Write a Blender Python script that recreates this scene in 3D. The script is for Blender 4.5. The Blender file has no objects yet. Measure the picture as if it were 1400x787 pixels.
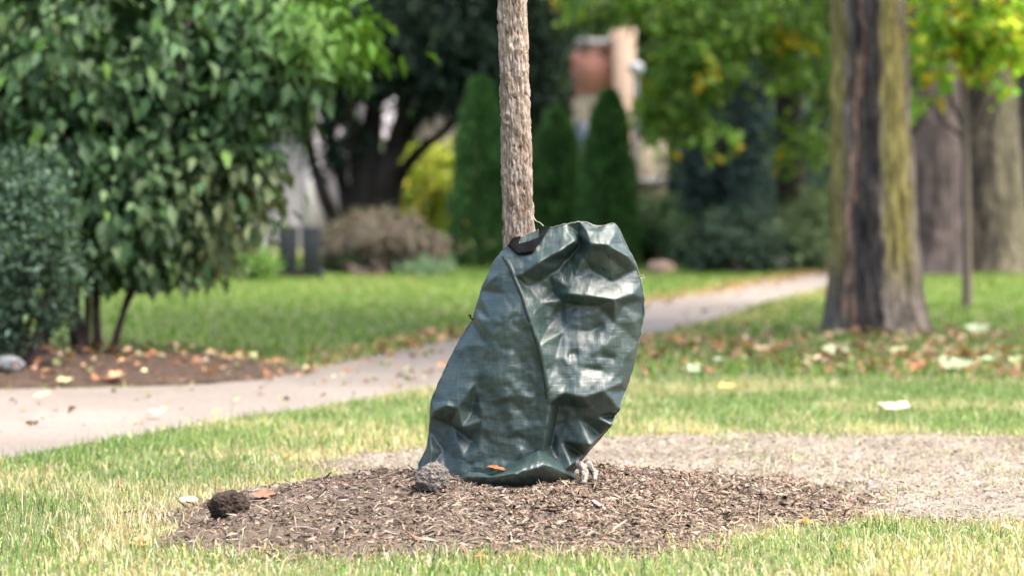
import bpy, math, random
import numpy as np
from mathutils import Vector

scene = bpy.context.scene
rad = math.radians

# ------------------------------------------------------------------ camera
CAM_H, FOCAL, HORIZON = 0.80, 85.0, 280.0
FPX = 1400 * FOCAL / 36.0
PITCH = math.atan((393.5 - HORIZON) / FPX)
cam_data = bpy.data.cameras.new('camera')
cam = bpy.data.objects.new('camera', cam_data)
scene.collection.objects.link(cam)
cam.location = (0, 0, CAM_H)
cam.rotation_euler = (math.pi / 2 - PITCH, 0, 0)
cam_data.lens = FOCAL
cam_data.sensor_width = 36
cam_data.clip_start = 0.1
cam_data.clip_end = 600
cam_data.dof.use_dof = True
cam_data.dof.focus_distance = 6.04
cam_data.dof.aperture_fstop = 2.6
scene.camera = cam

# ------------------------------------------------------------------ sky, sun, exposure
SUN_EL, SUN_AZ = rad(66), rad(105)          # azimuth from +Y (away from the camera) towards +X
world = bpy.data.worlds.new('World')
scene.world = world
world.use_nodes = True
wn = world.node_tree
sky = wn.nodes.new('ShaderNodeTexSky')
sky.sky_type = 'NISHITA'
sky.sun_disc = False
sky.sun_elevation = SUN_EL
sky.sun_rotation = SUN_AZ
sky.air_density = 0.8
sky.dust_density = 6.0
sky.ozone_density = 0.2
bg = wn.nodes['Background']
bg.inputs['Strength'].default_value = 0.15
wn.links.new(sky.outputs[0], bg.inputs['Color'])

sun_data = bpy.data.lights.new('sun', 'SUN')
sun_data.energy = 1.6
sun_data.angle = rad(50)
sun_data.color = (1.0, 0.965, 0.87)
sun = bpy.data.objects.new('sun', sun_data)
scene.collection.objects.link(sun)
sdir = Vector((math.sin(SUN_AZ) * math.cos(SUN_EL), math.cos(SUN_AZ) * math.cos(SUN_EL), math.sin(SUN_EL)))
sun.rotation_euler = sdir.to_track_quat('Z', 'Y').to_euler()
sun.location = (10, -4, 20)

vs = scene.view_settings
vs.view_transform = 'Standard'
vs.look = 'None'
vs.gamma = 1.0
vs.use_curve_mapping = False
vs.exposure = 2.15
scene.render.engine = 'CYCLES'
scene.cycles.use_denoising = True
scene.cycles.max_bounces = 6
scene.cycles.transparent_max_bounces = 4

# ------------------------------------------------------------------ helpers
def ray(px, py):
    u, v = (px - 700) / FPX, (393.5 - py) / FPX
    return np.array((u, math.cos(PITCH) + v * math.sin(PITCH), -math.sin(PITCH) + v * math.cos(PITCH)))

def at(px, py, d):
    """world point on the sight line of a photo pixel, d metres from the camera along Y"""
    r = ray(px, py)
    return np.array((0, 0, CAM_H)) + r * (d / r[1])

def gnd(px, py, z=0.0):
    r = ray(px, py)
    return np.array((0, 0, CAM_H)) + r * ((z - CAM_H) / r[2])

def vnoise(p, seed=0):
    """value noise, p (n,2) or (n,3), result 0..1"""
    p = np.asarray(p, float)
    i = np.floor(p).astype(np.int64)
    f = p - i
    f = f * f * (3 - 2 * f)
    dim = p.shape[1]
    out = np.zeros(len(p))
    for c in range(1 << dim):
        h = np.full(len(p), (seed * 7919 + 12345), np.int64)
        w = np.ones(len(p))
        for k in range(dim):
            b = (c >> k) & 1
            h = (h ^ ((i[:, k] + b) * (374761393, 668265263, 2147483647 % 1274126177)[k])) * 1274126177
            h = (h ^ (h >> 13)) & 0x7FFFFFFFFFFF
            w *= f[:, k] if b else 1 - f[:, k]
        h = (h * 1103515245 + 12345) & 0x7FFFFFFF
        out += w * (h / 0x7FFFFFFF)
    return out

def fbm(p, seed=0, octaves=4, gain=0.5):
    s, a, t = 0, 1.0, 0
    p = np.asarray(p, float)
    for o in range(octaves):
        s = s + a * vnoise(p * (2 ** o) + o * 17.3, seed + o)
        t += a
        a *= gain
    return s / t

def sstep(a, b, x):
    t = np.clip((x - a) / (b - a), 0, 1)
    return t * t * (3 - 2 * t)

def link(o, parent=None):
    scene.collection.objects.link(o)
    if parent is not None:
        o.parent = parent
        o.matrix_parent_inverse.identity()
    return o

def np_mesh(name, verts, faces, mat=None, parent=None, col=None, uv=None, smooth=False, origin=None):
    """faces: (n,3) or (n,4) array, or a list of such arrays. verts in world space; origin = the parent's place"""
    verts = np.asarray(verts, np.float32)
    if parent is not None and origin is None:
        origin = np.array(parent.location)
    if origin is not None:
        verts = verts - np.asarray(origin, np.float32)
    if not isinstance(faces, list):
        faces = [faces]
    faces = [np.asarray(f, np.int32) for f in faces if len(f)]
    me = bpy.data.meshes.new(name)
    me.vertices.add(len(verts))
    me.vertices.foreach_set('co', verts.astype(np.float32).ravel())
    loops = np.concatenate([f.ravel() for f in faces])
    sizes = np.concatenate([np.full(len(f), f.shape[1], np.int32) for f in faces])
    me.loops.add(len(loops))
    me.loops.foreach_set('vertex_index', loops)
    me.polygons.add(len(sizes))
    starts = np.concatenate(([0], np.cumsum(sizes)[:-1])).astype(np.int32)
    me.polygons.foreach_set('loop_start', starts)
    me.polygons.foreach_set('loop_total', sizes)
    if smooth:
        me.polygons.foreach_set('use_smooth', np.ones(len(sizes), bool))
    if col is not None:
        a = me.attributes.new('Col', 'FLOAT_COLOR', 'POINT')
        c = np.ones((len(verts), 4), np.float32)
        c[:, :3] = col
        a.data.foreach_set('color', c.ravel())
    if uv is not None:
        l = me.uv_layers.new(name='UVMap')
        l.data.foreach_set('uv', np.asarray(uv, np.float32)[loops].ravel())
    me.update(calc_edges=True)
    me.validate()
    o = bpy.data.objects.new(name, me)
    if mat is not None:
        me.materials.append(mat)
    link(o, parent)
    if parent is None and origin is not None:
        o.location = tuple(float(v) for v in origin)
    return o

def thing(name, loc, label, cat, group=None):
    o = bpy.data.objects.new(name, None)
    o.empty_display_size = 0.1
    link(o)
    o.location = tuple(float(v) for v in loc)
    return tag(o, label, cat, group)

def tag(o, label=None, cat=None, group=None, kind=None):
    if label: o['label'] = label
    if cat: o['category'] = cat
    if group: o['group'] = group
    if kind: o['kind'] = kind
    return o

def grid_faces(nr, nc, wrap=False):
    r, c = np.meshgrid(np.arange(nr - 1), np.arange(nc if wrap else nc - 1), indexing='ij')
    r, c = r.ravel(), c.ravel()
    c2 = (c + 1) % nc
    return np.stack([r * nc + c, r * nc + c2, (r + 1) * nc + c2, (r + 1) * nc + c], 1)

def spline(pts, n):
    """Catmull-Rom through pts, n samples, parameter by point index"""
    pts = np.asarray(pts, float)
    m = len(pts)
    t = np.linspace(0, m - 1, n)
    i = np.minimum(t.astype(int), m - 2)
    f = (t - i)[:, None]
    p0 = pts[np.maximum(i - 1, 0)]
    p1, p2 = pts[i], pts[i + 1]
    p3 = pts[np.minimum(i + 2, m - 1)]
    return 0.5 * (2 * p1 + (p2 - p0) * f + (2 * p0 - 5 * p1 + 4 * p2 - p3) * f ** 2 + (3 * p1 - p0 - 3 * p2 + p3) * f ** 3)

def polyline(pts, n):
    """even samples along a polyline"""
    pts = np.asarray(pts, float)
    s = np.concatenate(([0], np.cumsum(np.linalg.norm(np.diff(pts, axis=0), axis=1))))
    t = np.linspace(0, s[-1], n)
    return np.stack([np.interp(t, s, pts[:, k]) for k in range(pts.shape[1])], 1)

def tube_geo(pts, radii, ns=10, nl=None, disp=None):
    nl = nl or max(4, 4 * len(pts))
    c = spline(np.asarray(pts, float), nl)
    r = np.interp(np.linspace(0, len(radii) - 1, nl), np.arange(len(radii)), radii)
    tg = np.gradient(c, axis=0)
    tg /= np.linalg.norm(tg, axis=1)[:, None] + 1e-9
    ref = np.array((0.13, 1, 0.07)) if abs(tg[:, 1].mean()) < 0.8 else np.array((1, 0.1, 0.0))
    a = np.cross(tg, ref); a /= np.linalg.norm(a, axis=1)[:, None]
    b = np.cross(a, tg)
    th = np.linspace(0, 2 * math.pi, ns, endpoint=False)
    T, R = np.meshgrid(th, np.arange(nl))
    rr = r[R]
    if disp is not None:
        rr = rr + disp(T, np.linspace(0, 1, nl)[R], c[R], rr)
    v = c[R] + rr[..., None] * (np.cos(T)[..., None] * a[R] + np.sin(T)[..., None] * b[R])
    v = v.reshape(-1, 3)
    f = grid_faces(nl, ns, True)
    v = np.concatenate([v, c[[0, -1]]])
    k = np.arange(ns)
    cap = np.concatenate([np.stack([np.full(ns, nl * ns), (k + 1) % ns, k], 1),
                          np.stack([np.full(ns, nl * ns + 1), (nl - 1) * ns + k, (nl - 1) * ns + (k + 1) % ns], 1)])
    return v, [f, cap]

def tube(name, pts, radii, mat, parent=None, ns=10, nl=None, disp=None, col=None, smooth=True):
    v, f = tube_geo(pts, radii, ns, nl, disp)
    return np_mesh(name, v, f, mat, parent, col=col, smooth=smooth)

def join_geo(parts):
    vs_, fs3, fs4, n = [], [], [], 0
    for v, fl in parts:
        for f in (fl if isinstance(fl, list) else [fl]):
            (fs3 if f.shape[1] == 3 else fs4).append(f + n)
        vs_.append(v); n += len(v)
    out = []
    if fs4: out.append(np.concatenate(fs4))
    if fs3: out.append(np.concatenate(fs3))
    return np.concatenate(vs_), out

def box_geo(c0, c1):
    x0, y0, z0 = c0; x1, y1, z1 = c1
    v = np.array([(x, y, z) for z in (z0, z1) for y in (y0, y1) for x in (x0, x1)], float)
    f = np.array([(0, 2, 3, 1), (4, 5, 7, 6), (0, 1, 5, 4), (2, 6, 7, 3), (0, 4, 6, 2), (1, 3, 7, 5)])
    return v, f

def box(name, c0, c1, mat, parent=None, bevel=0.0):
    v, f = box_geo(c0, c1)
    o = np_mesh(name, v, f, mat, parent)
    if bevel:
        m = o.modifiers.new('bevel', 'BEVEL'); m.width = bevel; m.segments = 2
    return o

def unit(v):
    return v / (np.linalg.norm(v, axis=-1, keepdims=True) + 1e-9)

def leaf_geo(pos, axis, nrm, L, W, fold=0.25):
    """one folded pointed leaf (4 triangles) per row"""
    n = len(pos)
    axis = unit(axis)
    side = unit(np.cross(axis, nrm))
    up = np.cross(side, axis)
    L = np.broadcast_to(L, n)[:, None]; W = np.broadcast_to(W, n)[:, None]
    tip = pos + axis * L - up * L * 0.12
    mid = pos + axis * L * 0.45
    l = mid + side * W * 0.5 + up * W * fold
    r = mid - side * W * 0.5 + up * W * fold
    v = np.stack([pos, l, tip, r, mid], 1).reshape(-1, 3)
    b = np.arange(n)[:, None] * 5
    f = np.concatenate([b + np.array([[0, 4, 1]]), b + np.array([[1, 4, 2]]), b + np.array([[2, 4, 3]]), b + np.array([[3, 4, 0]])])
    return v, f

def palette(rng, n, cols, weights, jitter=0.18):
    cols = np.asarray(cols, float)
    w = np.asarray(weights, float); w /= w.sum()
    i = rng.choice(len(cols), n, p=w)
    c = cols[i] * (1 + rng.normal(0, jitter, (n, 1)))
    return np.clip(c * (1 + rng.normal(0, 0.05, (n, 3))), 0.002, 0.9)

def crown_points(rng, blobs, n_clump, per, clump_r, shell=0.55):
    """blobs: list of (centre, radii, weight). Clumps sit towards the shell. Returns points, outward vectors"""
    w = np.array([b[2] for b in blobs], float); w /= w.sum()
    which = rng.choice(len(blobs), n_clump, p=w)
    C = np.array([b[0] for b in blobs], float)[which]
    R = np.array([b[1] for b in blobs], float)[which]
    d = unit(rng.normal(size=(n_clump, 3)))
    rr = shell + (1 - shell) * rng.random((n_clump, 1)) ** 0.6
    rr *= 0.86 + 0.28 * rng.random((n_clump, 1))
    cc = C + d * R * rr
    k = np.repeat(np.arange(n_clump), per)
    out = unit(d * R)[k]
    pts = cc[k] + rng.normal(size=(len(k), 3)) * (clump_r * (0.7 + 0.6 * rng.random((n_clump, 1)))[k])
    return pts, out, k

def foliage(name, blobs, n_clump, per, clump_r, L, W, cols, weights, mat, parent, seed, droop=0.5, shell=0.55,
            up=0.0, jitter=0.2, extra=None, zmin=0.02, flat=None, order=0.0):
    rng = np.random.default_rng(seed)
    pts, out, k = crown_points(rng, blobs, n_clump, per, clump_r, shell)
    keep = pts[:, 2] > zmin
    pts, out, k = pts[keep], out[keep], k[keep]
    n = len(pts)
    axis = out * 0.7 + rng.normal(size=(n, 3)) * 0.55 + np.array((0, 0, up - droop))
    nrm = np.array((0, 0, 1.0)) + out * 0.6 + rng.normal(size=(n, 3)) * 0.45
    if order:
        axis = axis * (1 - order) + order * (out * 0.55 + np.array((0, 0, -0.75)) + rng.normal(size=(n, 3)) * 0.25)
        nrm = nrm * (1 - order) + order * (out * 0.9 + np.array((0, 0, 0.8)) + rng.normal(size=(n, 3)) * 0.2)
    LL = L * rng.uniform(0.45, 1.45, n)
    v, f = leaf_geo(pts, axis, nrm, LL, LL * (W / L))
    c = palette(rng, n, cols, weights, jitter)
    ct = rng.normal(1, 0.12, n_clump)
    c = c * np.clip(ct, 0.6, 1.5)[k][:, None]
    if extra is not None:
        c = extra(pts, c, rng)
    return np_mesh(name, v, f, mat, parent, col=np.repeat(c, 5, 0))

# ------------------------------------------------------------------ materials
def new_mat(name):
    m = bpy.data.materials.new(name)
    m.use_nodes = True
    nt = m.node_tree
    return m, nt, nt.nodes['Principled BSDF'], nt.nodes['Material Output']

def N(nt, kind, **kw):
    n = nt.nodes.new('ShaderNode' + kind)
    for k, v in kw.items():
        if k.startswith('i_'):
            key = k[2:]
            key = int(key) if key.isdigit() else key.replace('_', ' ')
            n.inputs[key].default_value = v
        else:
            setattr(n, k, v)
    return n

def ramp(nt, src, stops):
    r = nt.nodes.new('ShaderNodeValToRGB')
    e = r.color_ramp.elements
    while len(e) < len(stops): e.new(0.5)
    for el, (p, c) in zip(e, stops):
        el.position = p
        el.color = (*c, 1) if len(c) == 3 else c
    nt.links.new(src, r.inputs[0])
    return r.outputs[0]

def mixc(nt, a, b, fac, mode='MIX'):
    m = nt.nodes.new('ShaderNodeMix'); m.data_type = 'RGBA'; m.blend_type = mode
    for sock, v in ((m.inputs[0], fac), (m.inputs[6], a), (m.inputs[7], b)):
        if hasattr(v, 'is_output'): nt.links.new(v, sock)
        elif isinstance(v, (int, float)): sock.default_value = v
        else: sock.default_value = (*v, 1)
    return m.outputs[2]

def bump(nt, bsdf, height, strength=0.5, dist=0.01):
    b = N(nt, 'Bump', i_Strength=strength, i_Distance=dist)
    nt.links.new(height, b.inputs['Height'])
    nt.links.new(b.outputs[0], bsdf.inputs['Normal'])

def leaf_mat(name, trans=0.35, rough=0.5, tint=(1, 1, 1), spec=0.4):
    m, nt, p, out = new_mat(name)
    a = N(nt, 'Attribute', attribute_name='Col')
    c = mixc(nt, a.outputs['Color'], tint, 1.0, 'MULTIPLY')
    nt.links.new(c, p.inputs['Base Color'])
    p.inputs['Roughness'].default_value = rough
    p.inputs['Specular IOR Level'].default_value = spec
    if trans > 0:
        t = N(nt, 'BsdfTranslucent')
        tc = mixc(nt, c, (1.25, 1.3, 0.55), 1.0, 'MULTIPLY')
        nt.links.new(tc, t.inputs[0])
        mx = N(nt, 'MixShader', i_0=trans)
        nt.links.new(p.outputs[0], mx.inputs[1]); nt.links.new(t.outputs[0], mx.inputs[2])
        nt.links.new(mx.outputs[0], out.inputs[0])
    return m

def coord(nt, kind='Object', scale=None):
    t = N(nt, 'TexCoord')
    if scale is None: return t.outputs[kind]
    mp = N(nt, 'Mapping'); mp.inputs['Scale'].default_value = scale
    nt.links.new(t.outputs[kind], mp.inputs[0])
    return mp.outputs[0]

def noise(nt, co, scale, detail=4, rough=0.55, out='Fac'):
    n = N(nt, 'TexNoise', i_Scale=scale, i_Detail=detail, i_Roughness=rough)
    nt.links.new(co, n.inputs['Vector'])
    return n.outputs[out]

def speckle_mat(name, stops, scale, stops2=None, scale2=3.0, rough=0.85, bmp=0.6, bdist=0.01, spec=0.25, co='Object', cs=None):
    m, nt, p, out = new_mat(name)
    c0 = coord(nt, co, cs)
    n1 = noise(nt, c0, scale, 6, 0.7)
    c = ramp(nt, n1, stops)
    if stops2:
        c = mixc(nt, c, ramp(nt, noise(nt, c0, scale2, 3), stops2), 0.5, 'MULTIPLY')
    nt.links.new(c, p.inputs['Base Color'])
    p.inputs['Roughness'].default_value = rough
    p.inputs['Specular IOR Level'].default_value = spec
    bump(nt, p, n1, bmp, bdist)
    return m

def plain_mat(name, col, rough=0.6, var=0.25, scale=8.0, bmp=0.15, metallic=0.0, spec=0.4):
    m, nt, p, out = new_mat(name)
    n1 = noise(nt, coord(nt), scale, 5)
    lo = tuple(v * (1 - var) for v in col); hi = tuple(min(1, v * (1 + var)) for v in col)
    nt.links.new(ramp(nt, n1, [(0.3, lo), (0.7, hi)]), p.inputs['Base Color'])
    p.inputs['Roughness'].default_value = rough
    p.inputs['Metallic'].default_value = metallic
    p.inputs['Specular IOR Level'].default_value = spec
    if bmp: bump(nt, p, n1, bmp, 0.01)
    return m

def attr_mat(name, rough=0.85, scale=(40, 40, 8), amp=0.5, bdist=0.02, var=0.35, spec=0.2, detail=6):
    """colour attribute broken up by noise, with relief"""
    m, nt, p, out = new_mat(name)
    a = N(nt, 'Attribute', attribute_name='Col')
    n1 = noise(nt, coord(nt, 'Object', scale), 1.0, detail, 0.65)
    k = ramp(nt, n1, [(0.25, (1 - var,) * 3), (0.75, (1 + var,) * 3)])
    nt.links.new(mixc(nt, a.outputs['Color'], k, 1.0, 'MULTIPLY'), p.inputs['Base Color'])
    p.inputs['Roughness'].default_value = rough
    p.inputs['Specular IOR Level'].default_value = spec
    bump(nt, p, n1, amp, bdist)
    return m

M = {}
M['grass'] = leaf_mat('grass_blades', 0.35, 0.5, spec=0.25)
M['leaf'] = leaf_mat('foliage', 0.25, 0.5, spec=0.22)
M['leaf_bright'] = leaf_mat('thin_foliage', 0.5, 0.5, spec=0.2)
M['needle'] = leaf_mat('needle_foliage', 0.1, 0.6, spec=0.1)
M['litter'] = leaf_mat('dead_leaves', 0.15, 0.7, spec=0.2)
M['chips'] = leaf_mat('wood_chips', 0.0, 0.85, spec=0.2)
M['lawn'] = speckle_mat('lawn_thatch', [(0.25, (0.055, 0.062, 0.028)), (0.5, (0.12, 0.122, 0.055)), (0.75, (0.24, 0.21, 0.12))], 60,
                        [(0.3, (0.55, 0.8, 0.45)), (0.7, (1, 1, 1))], 1.3, bmp=0.8)
M['path'] = speckle_mat('worn_concrete', [(0.2, (0.125, 0.107, 0.094)), (0.5, (0.195, 0.170, 0.150)), (0.8, (0.27, 0.24, 0.217))], 35,
                        [(0.3, (0.55, 0.52, 0.49)), (0.65, (1, 1, 1))], 0.9, bmp=0.25, bdist=0.004)
M['soil'] = speckle_mat('dry_pale_soil', [(0.25, (0.085, 0.070, 0.056)), (0.48, (0.18, 0.156, 0.128)), (0.62, (0.265, 0.237, 0.197)), (0.8, (0.39, 0.355, 0.305))], 38,
                        [(0.36, (0.36, 0.33, 0.30)), (0.60, (1, 1, 1))], 3.2, bmp=1.0, bdist=0.012)
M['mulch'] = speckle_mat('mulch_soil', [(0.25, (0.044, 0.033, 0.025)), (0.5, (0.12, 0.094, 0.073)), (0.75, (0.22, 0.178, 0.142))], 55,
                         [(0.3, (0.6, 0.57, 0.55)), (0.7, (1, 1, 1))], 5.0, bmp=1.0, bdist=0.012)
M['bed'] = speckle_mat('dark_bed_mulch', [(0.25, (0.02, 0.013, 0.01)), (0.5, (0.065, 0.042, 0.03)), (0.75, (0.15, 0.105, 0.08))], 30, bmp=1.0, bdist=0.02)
M['bark'] = attr_mat('flaky_bark', 0.9, (220, 220, 60), 0.7, 0.006, 0.4)
M['big_bark'] = attr_mat('furrowed_bark', 0.9, (30, 30, 8), 0.9, 0.04, 0.75)
M['twig'] = plain_mat('twig_bark', (0.07, 0.045, 0.035), 0.85, 0.4, 30)
M['sap_bark'] = plain_mat('sapling_bark', (0.15, 0.12, 0.095), 0.85, 0.4, 40)
M['dark_bark'] = plain_mat('dark_bark', (0.022, 0.016, 0.014), 0.9, 0.4, 20)

# bag fabric: woven plastic tape, dark green, glossy
def fabric_mat():
    m, nt, p, out = new_mat('woven_green_tarp')
    uv = coord(nt, 'UV')
    def wave(direction, scale):
        w = N(nt, 'TexWave', wave_type='BANDS', bands_direction=direction, i_Scale=scale, i_Distortion=0.15, i_Detail=1.0)
        w.inputs['Detail Scale'].default_value = 0.6
        nt.links.new(uv, w.inputs['Vector'])
        return w.outputs['Fac']
    def streak(sx, sy):
        mp = N(nt, 'Mapping'); mp.inputs['Scale'].default_value = (sx, sy, 1)
        nt.links.new(uv, mp.inputs[0])
        return noise(nt, mp.outputs[0], 1.0, 3, 0.6)
    wx, wy = wave('X', 84), wave('Y', 84)
    sx, sy = streak(230, 16), streak(16, 230)
    def math_(op, a, b):
        n = N(nt, 'Math', operation=op)
        for s, v in zip(n.inputs, (a, b)):
            if hasattr(v, 'is_output'): nt.links.new(v, s)
            else: s.default_value = v
        return n.outputs[0]
    weave = math_('MULTIPLY', wx, wy)
    st = math_('ADD', sx, sy)
    h = math_('ADD', math_('MULTIPLY', weave, 0.26), math_('MULTIPLY', st, 0.85))
    crinkle = noise(nt, uv, 22, 5, 0.6)
    h = math_('ADD', h, math_('MULTIPLY', crinkle, 0.5))
    dust = noise(nt, uv, 9, 5, 0.65)
    c = ramp(nt, dust, [(0.3, (0.012, 0.028, 0.026)), (0.55, (0.018, 0.040, 0.037)), (0.8, (0.034, 0.058, 0.053))])
    c = mixc(nt, c, (0.085, 0.10, 0.085), ramp(nt, math_('MULTIPLY', st, dust), [(0.50, (0, 0, 0)), (0.75, (0.45, 0.45, 0.45))]))
    nt.links.new(c, p.inputs['Base Color'])
    r = ramp(nt, math_('MULTIPLY', st, 0.5), [(0.38, (0.33,) * 3), (0.62, (0.52,) * 3)])
    nt.links.new(r, p.inputs['Roughness'])
    p.inputs['Specular IOR Level'].default_value = 0.75
    bump(nt, p, h, 0.5, 0.0018)
    return m
M['bag'] = fabric_mat()
M['strap'] = speckle_mat('black_webbing', [(0.3, (0.003, 0.003, 0.004)), (0.7, (0.008, 0.0075, 0.009))], 300, rough=0.9, spec=0.1, bmp=0.5, bdist=0.002)
M['hem'] = plain_mat('hem_tape', (0.10, 0.12, 0.095), 0.6, 0.5, 60)
M['zip'] = plain_mat('zip_tape', (0.012, 0.025, 0.021), 0.5, 0.4, 60)
M['thread'] = plain_mat('loose_thread', (0.45, 0.43, 0.36), 0.7)

# ------------------------------------------------------------------ the ground
def poly_world(pxs, z=0.0):
    return np.array([gnd(x, y, z)[:2] for x, y in pxs])

def in_poly(p, poly):
    x, y = p[:, 0], p[:, 1]
    c = np.zeros(len(p), bool)
    j = len(poly) - 1
    for i in range(len(poly)):
        xi, yi = poly[i]; xj, yj = poly[j]
        c ^= ((yi > y) != (yj > y)) & (x < (xj - xi) * (y - yi) / (yj - yi + 1e-12) + xi)
        j = i
    return c

def poly_dist(p, poly, closed=True):
    """distance to the outline"""
    d = np.full(len(p), 1e9)
    m = len(poly)
    for i in range(m if closed else m - 1):
        a, b = poly[i], poly[(i + 1) % m]
        ab = b - a
        t = np.clip(((p - a) @ ab) / (ab @ ab + 1e-12), 0, 1)
        d = np.minimum(d, np.linalg.norm(p - (a + t[:, None] * ab), axis=1))
    return d

def signed(p, poly):
    return np.where(in_poly(p, poly), -1, 1) * poly_dist(p, poly)

PATH_UP = [(-900, 556), (-400, 545), (0, 533), (200, 530), (300, 526), (380, 516), (440, 502), (520, 485), (600, 469), (700, 449), (800, 430), (880, 413), (960, 401), (1040, 386), (1130, 371), (1250, 353), (1400, 336)]
PATH_LO = [(1400, 350), (1250, 369), (1130, 394), (1060, 410), (985, 435), (875, 464), (800, 480), (700, 506), (590, 532), (450, 555), (300, 577), (150, 602), (0, 631), (-200, 668), (-450, 705)]
PATH = poly_world(PATH_UP + PATH_LO)
ISLAND = poly_world([(-450, 705), (-200, 668), (0, 631), (150, 602), (300, 577), (450, 555), (590, 532), (700, 523), (830, 520), (1100, 519), (1400, 523), (2100, 530), (2400, 900), (1400, 1100), (0, 1100), (-900, 1000)])
SOIL = poly_world([(420, 640), (470, 622), (560, 612), (700, 604), (820, 598), (900, 592), (1000, 594), (1100, 592), (1250, 594), (1400, 597), (1900, 604), (2000, 690), (1600, 700), (1400, 716), (1280, 712), (1150, 700), (1000, 690), (800, 690), (560, 690), (460, 660)])
BED = poly_world([(-700, 500), (0, 484), (130, 482), (260, 487), (340, 494), (440, 508), (400, 514), (330, 523), (200, 528), (0, 531), (-700, 545)])

MC, MR, MH = np.array((0.0, 6.22)), np.array((0.93, 0.72)), 0.118
def mound_r(p):
    q = (p - MC - np.stack([np.zeros(len(p)), 0.20 * p[:, 0]], 1)) / MR
    ang = np.arctan2(q[:, 1], q[:, 0])
    wob = 1 + 0.06 * np.sin(ang * 3 + 0.7) + 0.05 * np.sin(ang * 5 + 2.1) + 0.03 * np.sin(ang * 9)
    return np.linalg.norm(q, axis=1) / wob

def mound_h(p):
    r = mound_r(p)
    h = MH * np.clip(1 - r, 0, 1) ** 0.72 * 1.0
    h = np.where(r < 1, MH * (1 - r ** 1.7), -0.25 * (r - 1))
    fine = (fbm(p * 9, 3, 3) - 0.5) * 0.030 + (fbm(p * 40, 5, 3) - 0.5) * 0.018
    return h + fine * sstep(1.15, 0.85, r)

def soil_h(p):
    return np.maximum(0.002, 0.003 + sstep(0.02, -0.25, signed(p, SOIL)) * ((fbm(p * 7, 11, 3) - 0.45) * 0.03 + (fbm(p * 38, 13, 3) - 0.5) * 0.026))

def bed_h(p):
    s = signed(p, BED)
    return np.clip(-s, -0.1, 0.35) * 0.16 + (fbm(p * 8, 21, 3) - 0.5) * 0.03

def ground_z(p):
    z = np.zeros(len(p))
    s = signed(p, SOIL)
    z = np.where(s < 0, np.maximum(z, soil_h(p)), z)
    z = np.maximum(z, mound_h(p))
    sb = signed(p, BED)
    return np.where(sb < 0, np.maximum(z, bed_h(p)), z)

def sheet(name, poly, z, mat, label):
    """flat sheet bounded by an outline, resampled with slightly uneven edges"""
    me = bpy.data.meshes.new(name)
    import bmesh
    bm = bmesh.new()
    pts = polyline(np.vstack([poly, poly[:1]]), 260)[:-1]
    pts = pts + (fbm(pts * 3, 31, 3)[:, None] - 0.5) * 0.10
    vsb = [bm.verts.new((x, y, z)) for x, y in pts]
    bm.faces.new(vsb)
    bmesh.ops.triangulate(bm, faces=bm.faces[:])
    bmesh.ops.recalc_face_normals(bm, faces=bm.faces[:])
    if bm.faces and sum(f.normal.z for f in bm.faces) < 0:
        bmesh.ops.reverse_faces(bm, faces=bm.faces[:])
    bm.to_mesh(me); bm.free()
    me.materials.append(mat)
    o = bpy.data.objects.new(name, me); link(o)
    return tag(o, label, None, None, 'structure')

def relief(name, poly_bounds, step, hfun, mat, label, mask):
    (x0, x1), (y0, y1) = poly_bounds
    xs, ys = np.arange(x0, x1, step), np.arange(y0, y1, step)
    X, Y = np.meshgrid(xs, ys)
    p = np.stack([X.ravel(), Y.ravel()], 1)
    z = hfun(p)
    f = grid_faces(len(ys), len(xs))
    k = mask(p)
    f = f[k[f].all(1)]
    used = np.unique(f)
    remap = np.zeros(len(p), int); remap[used] = np.arange(len(used))
    o = np_mesh(name, np.column_stack([p, z])[used], remap[f], mat, smooth=True)
    return tag(o, label, None, None, 'structure')

lawn = np_mesh('lawn', [(-250, -250, 0), (250, -250, 0), (250, 250, 0), (-250, 250, 0)], np.array([[0, 1, 2, 3]]), M['lawn'])
tag(lawn, 'mown park lawn with thin straw coloured patches', kind='structure')
sheet('path', PATH, 0.004, M['path'], 'pale worn concrete path curving behind the wrapped tree')
def soil_val(p): return signed(p, SOIL) + (fbm(p * 5, 41, 3) - 0.5) * 0.25
def soil_edge(p): return soil_val(p) < 0.03
def soil_sheet_h(p): return soil_h(p) - 0.02 * sstep(-0.05, 0.02, soil_val(p))
relief('soil_patch', ((-1.2, 4.2), (5.7, 8.9)), 0.02, soil_sheet_h, M['soil'], 'bare dry soil patch behind the mulch mound', soil_edge)
relief('mulch_mound', ((-1.15, 1.15), (5.3, 7.5)), 0.0125, mound_h, M['mulch'], 'low brown mulch mound around the young tree', lambda p: mound_r(p) < 1.06)
relief('mulch_bed', ((-6.5, -0.8), (9.8, 13.6)), 0.04, bed_h, M['bed'], 'dark mulch bed under the large leafy shrub', lambda p: signed(p, BED) < 0.03)

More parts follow.
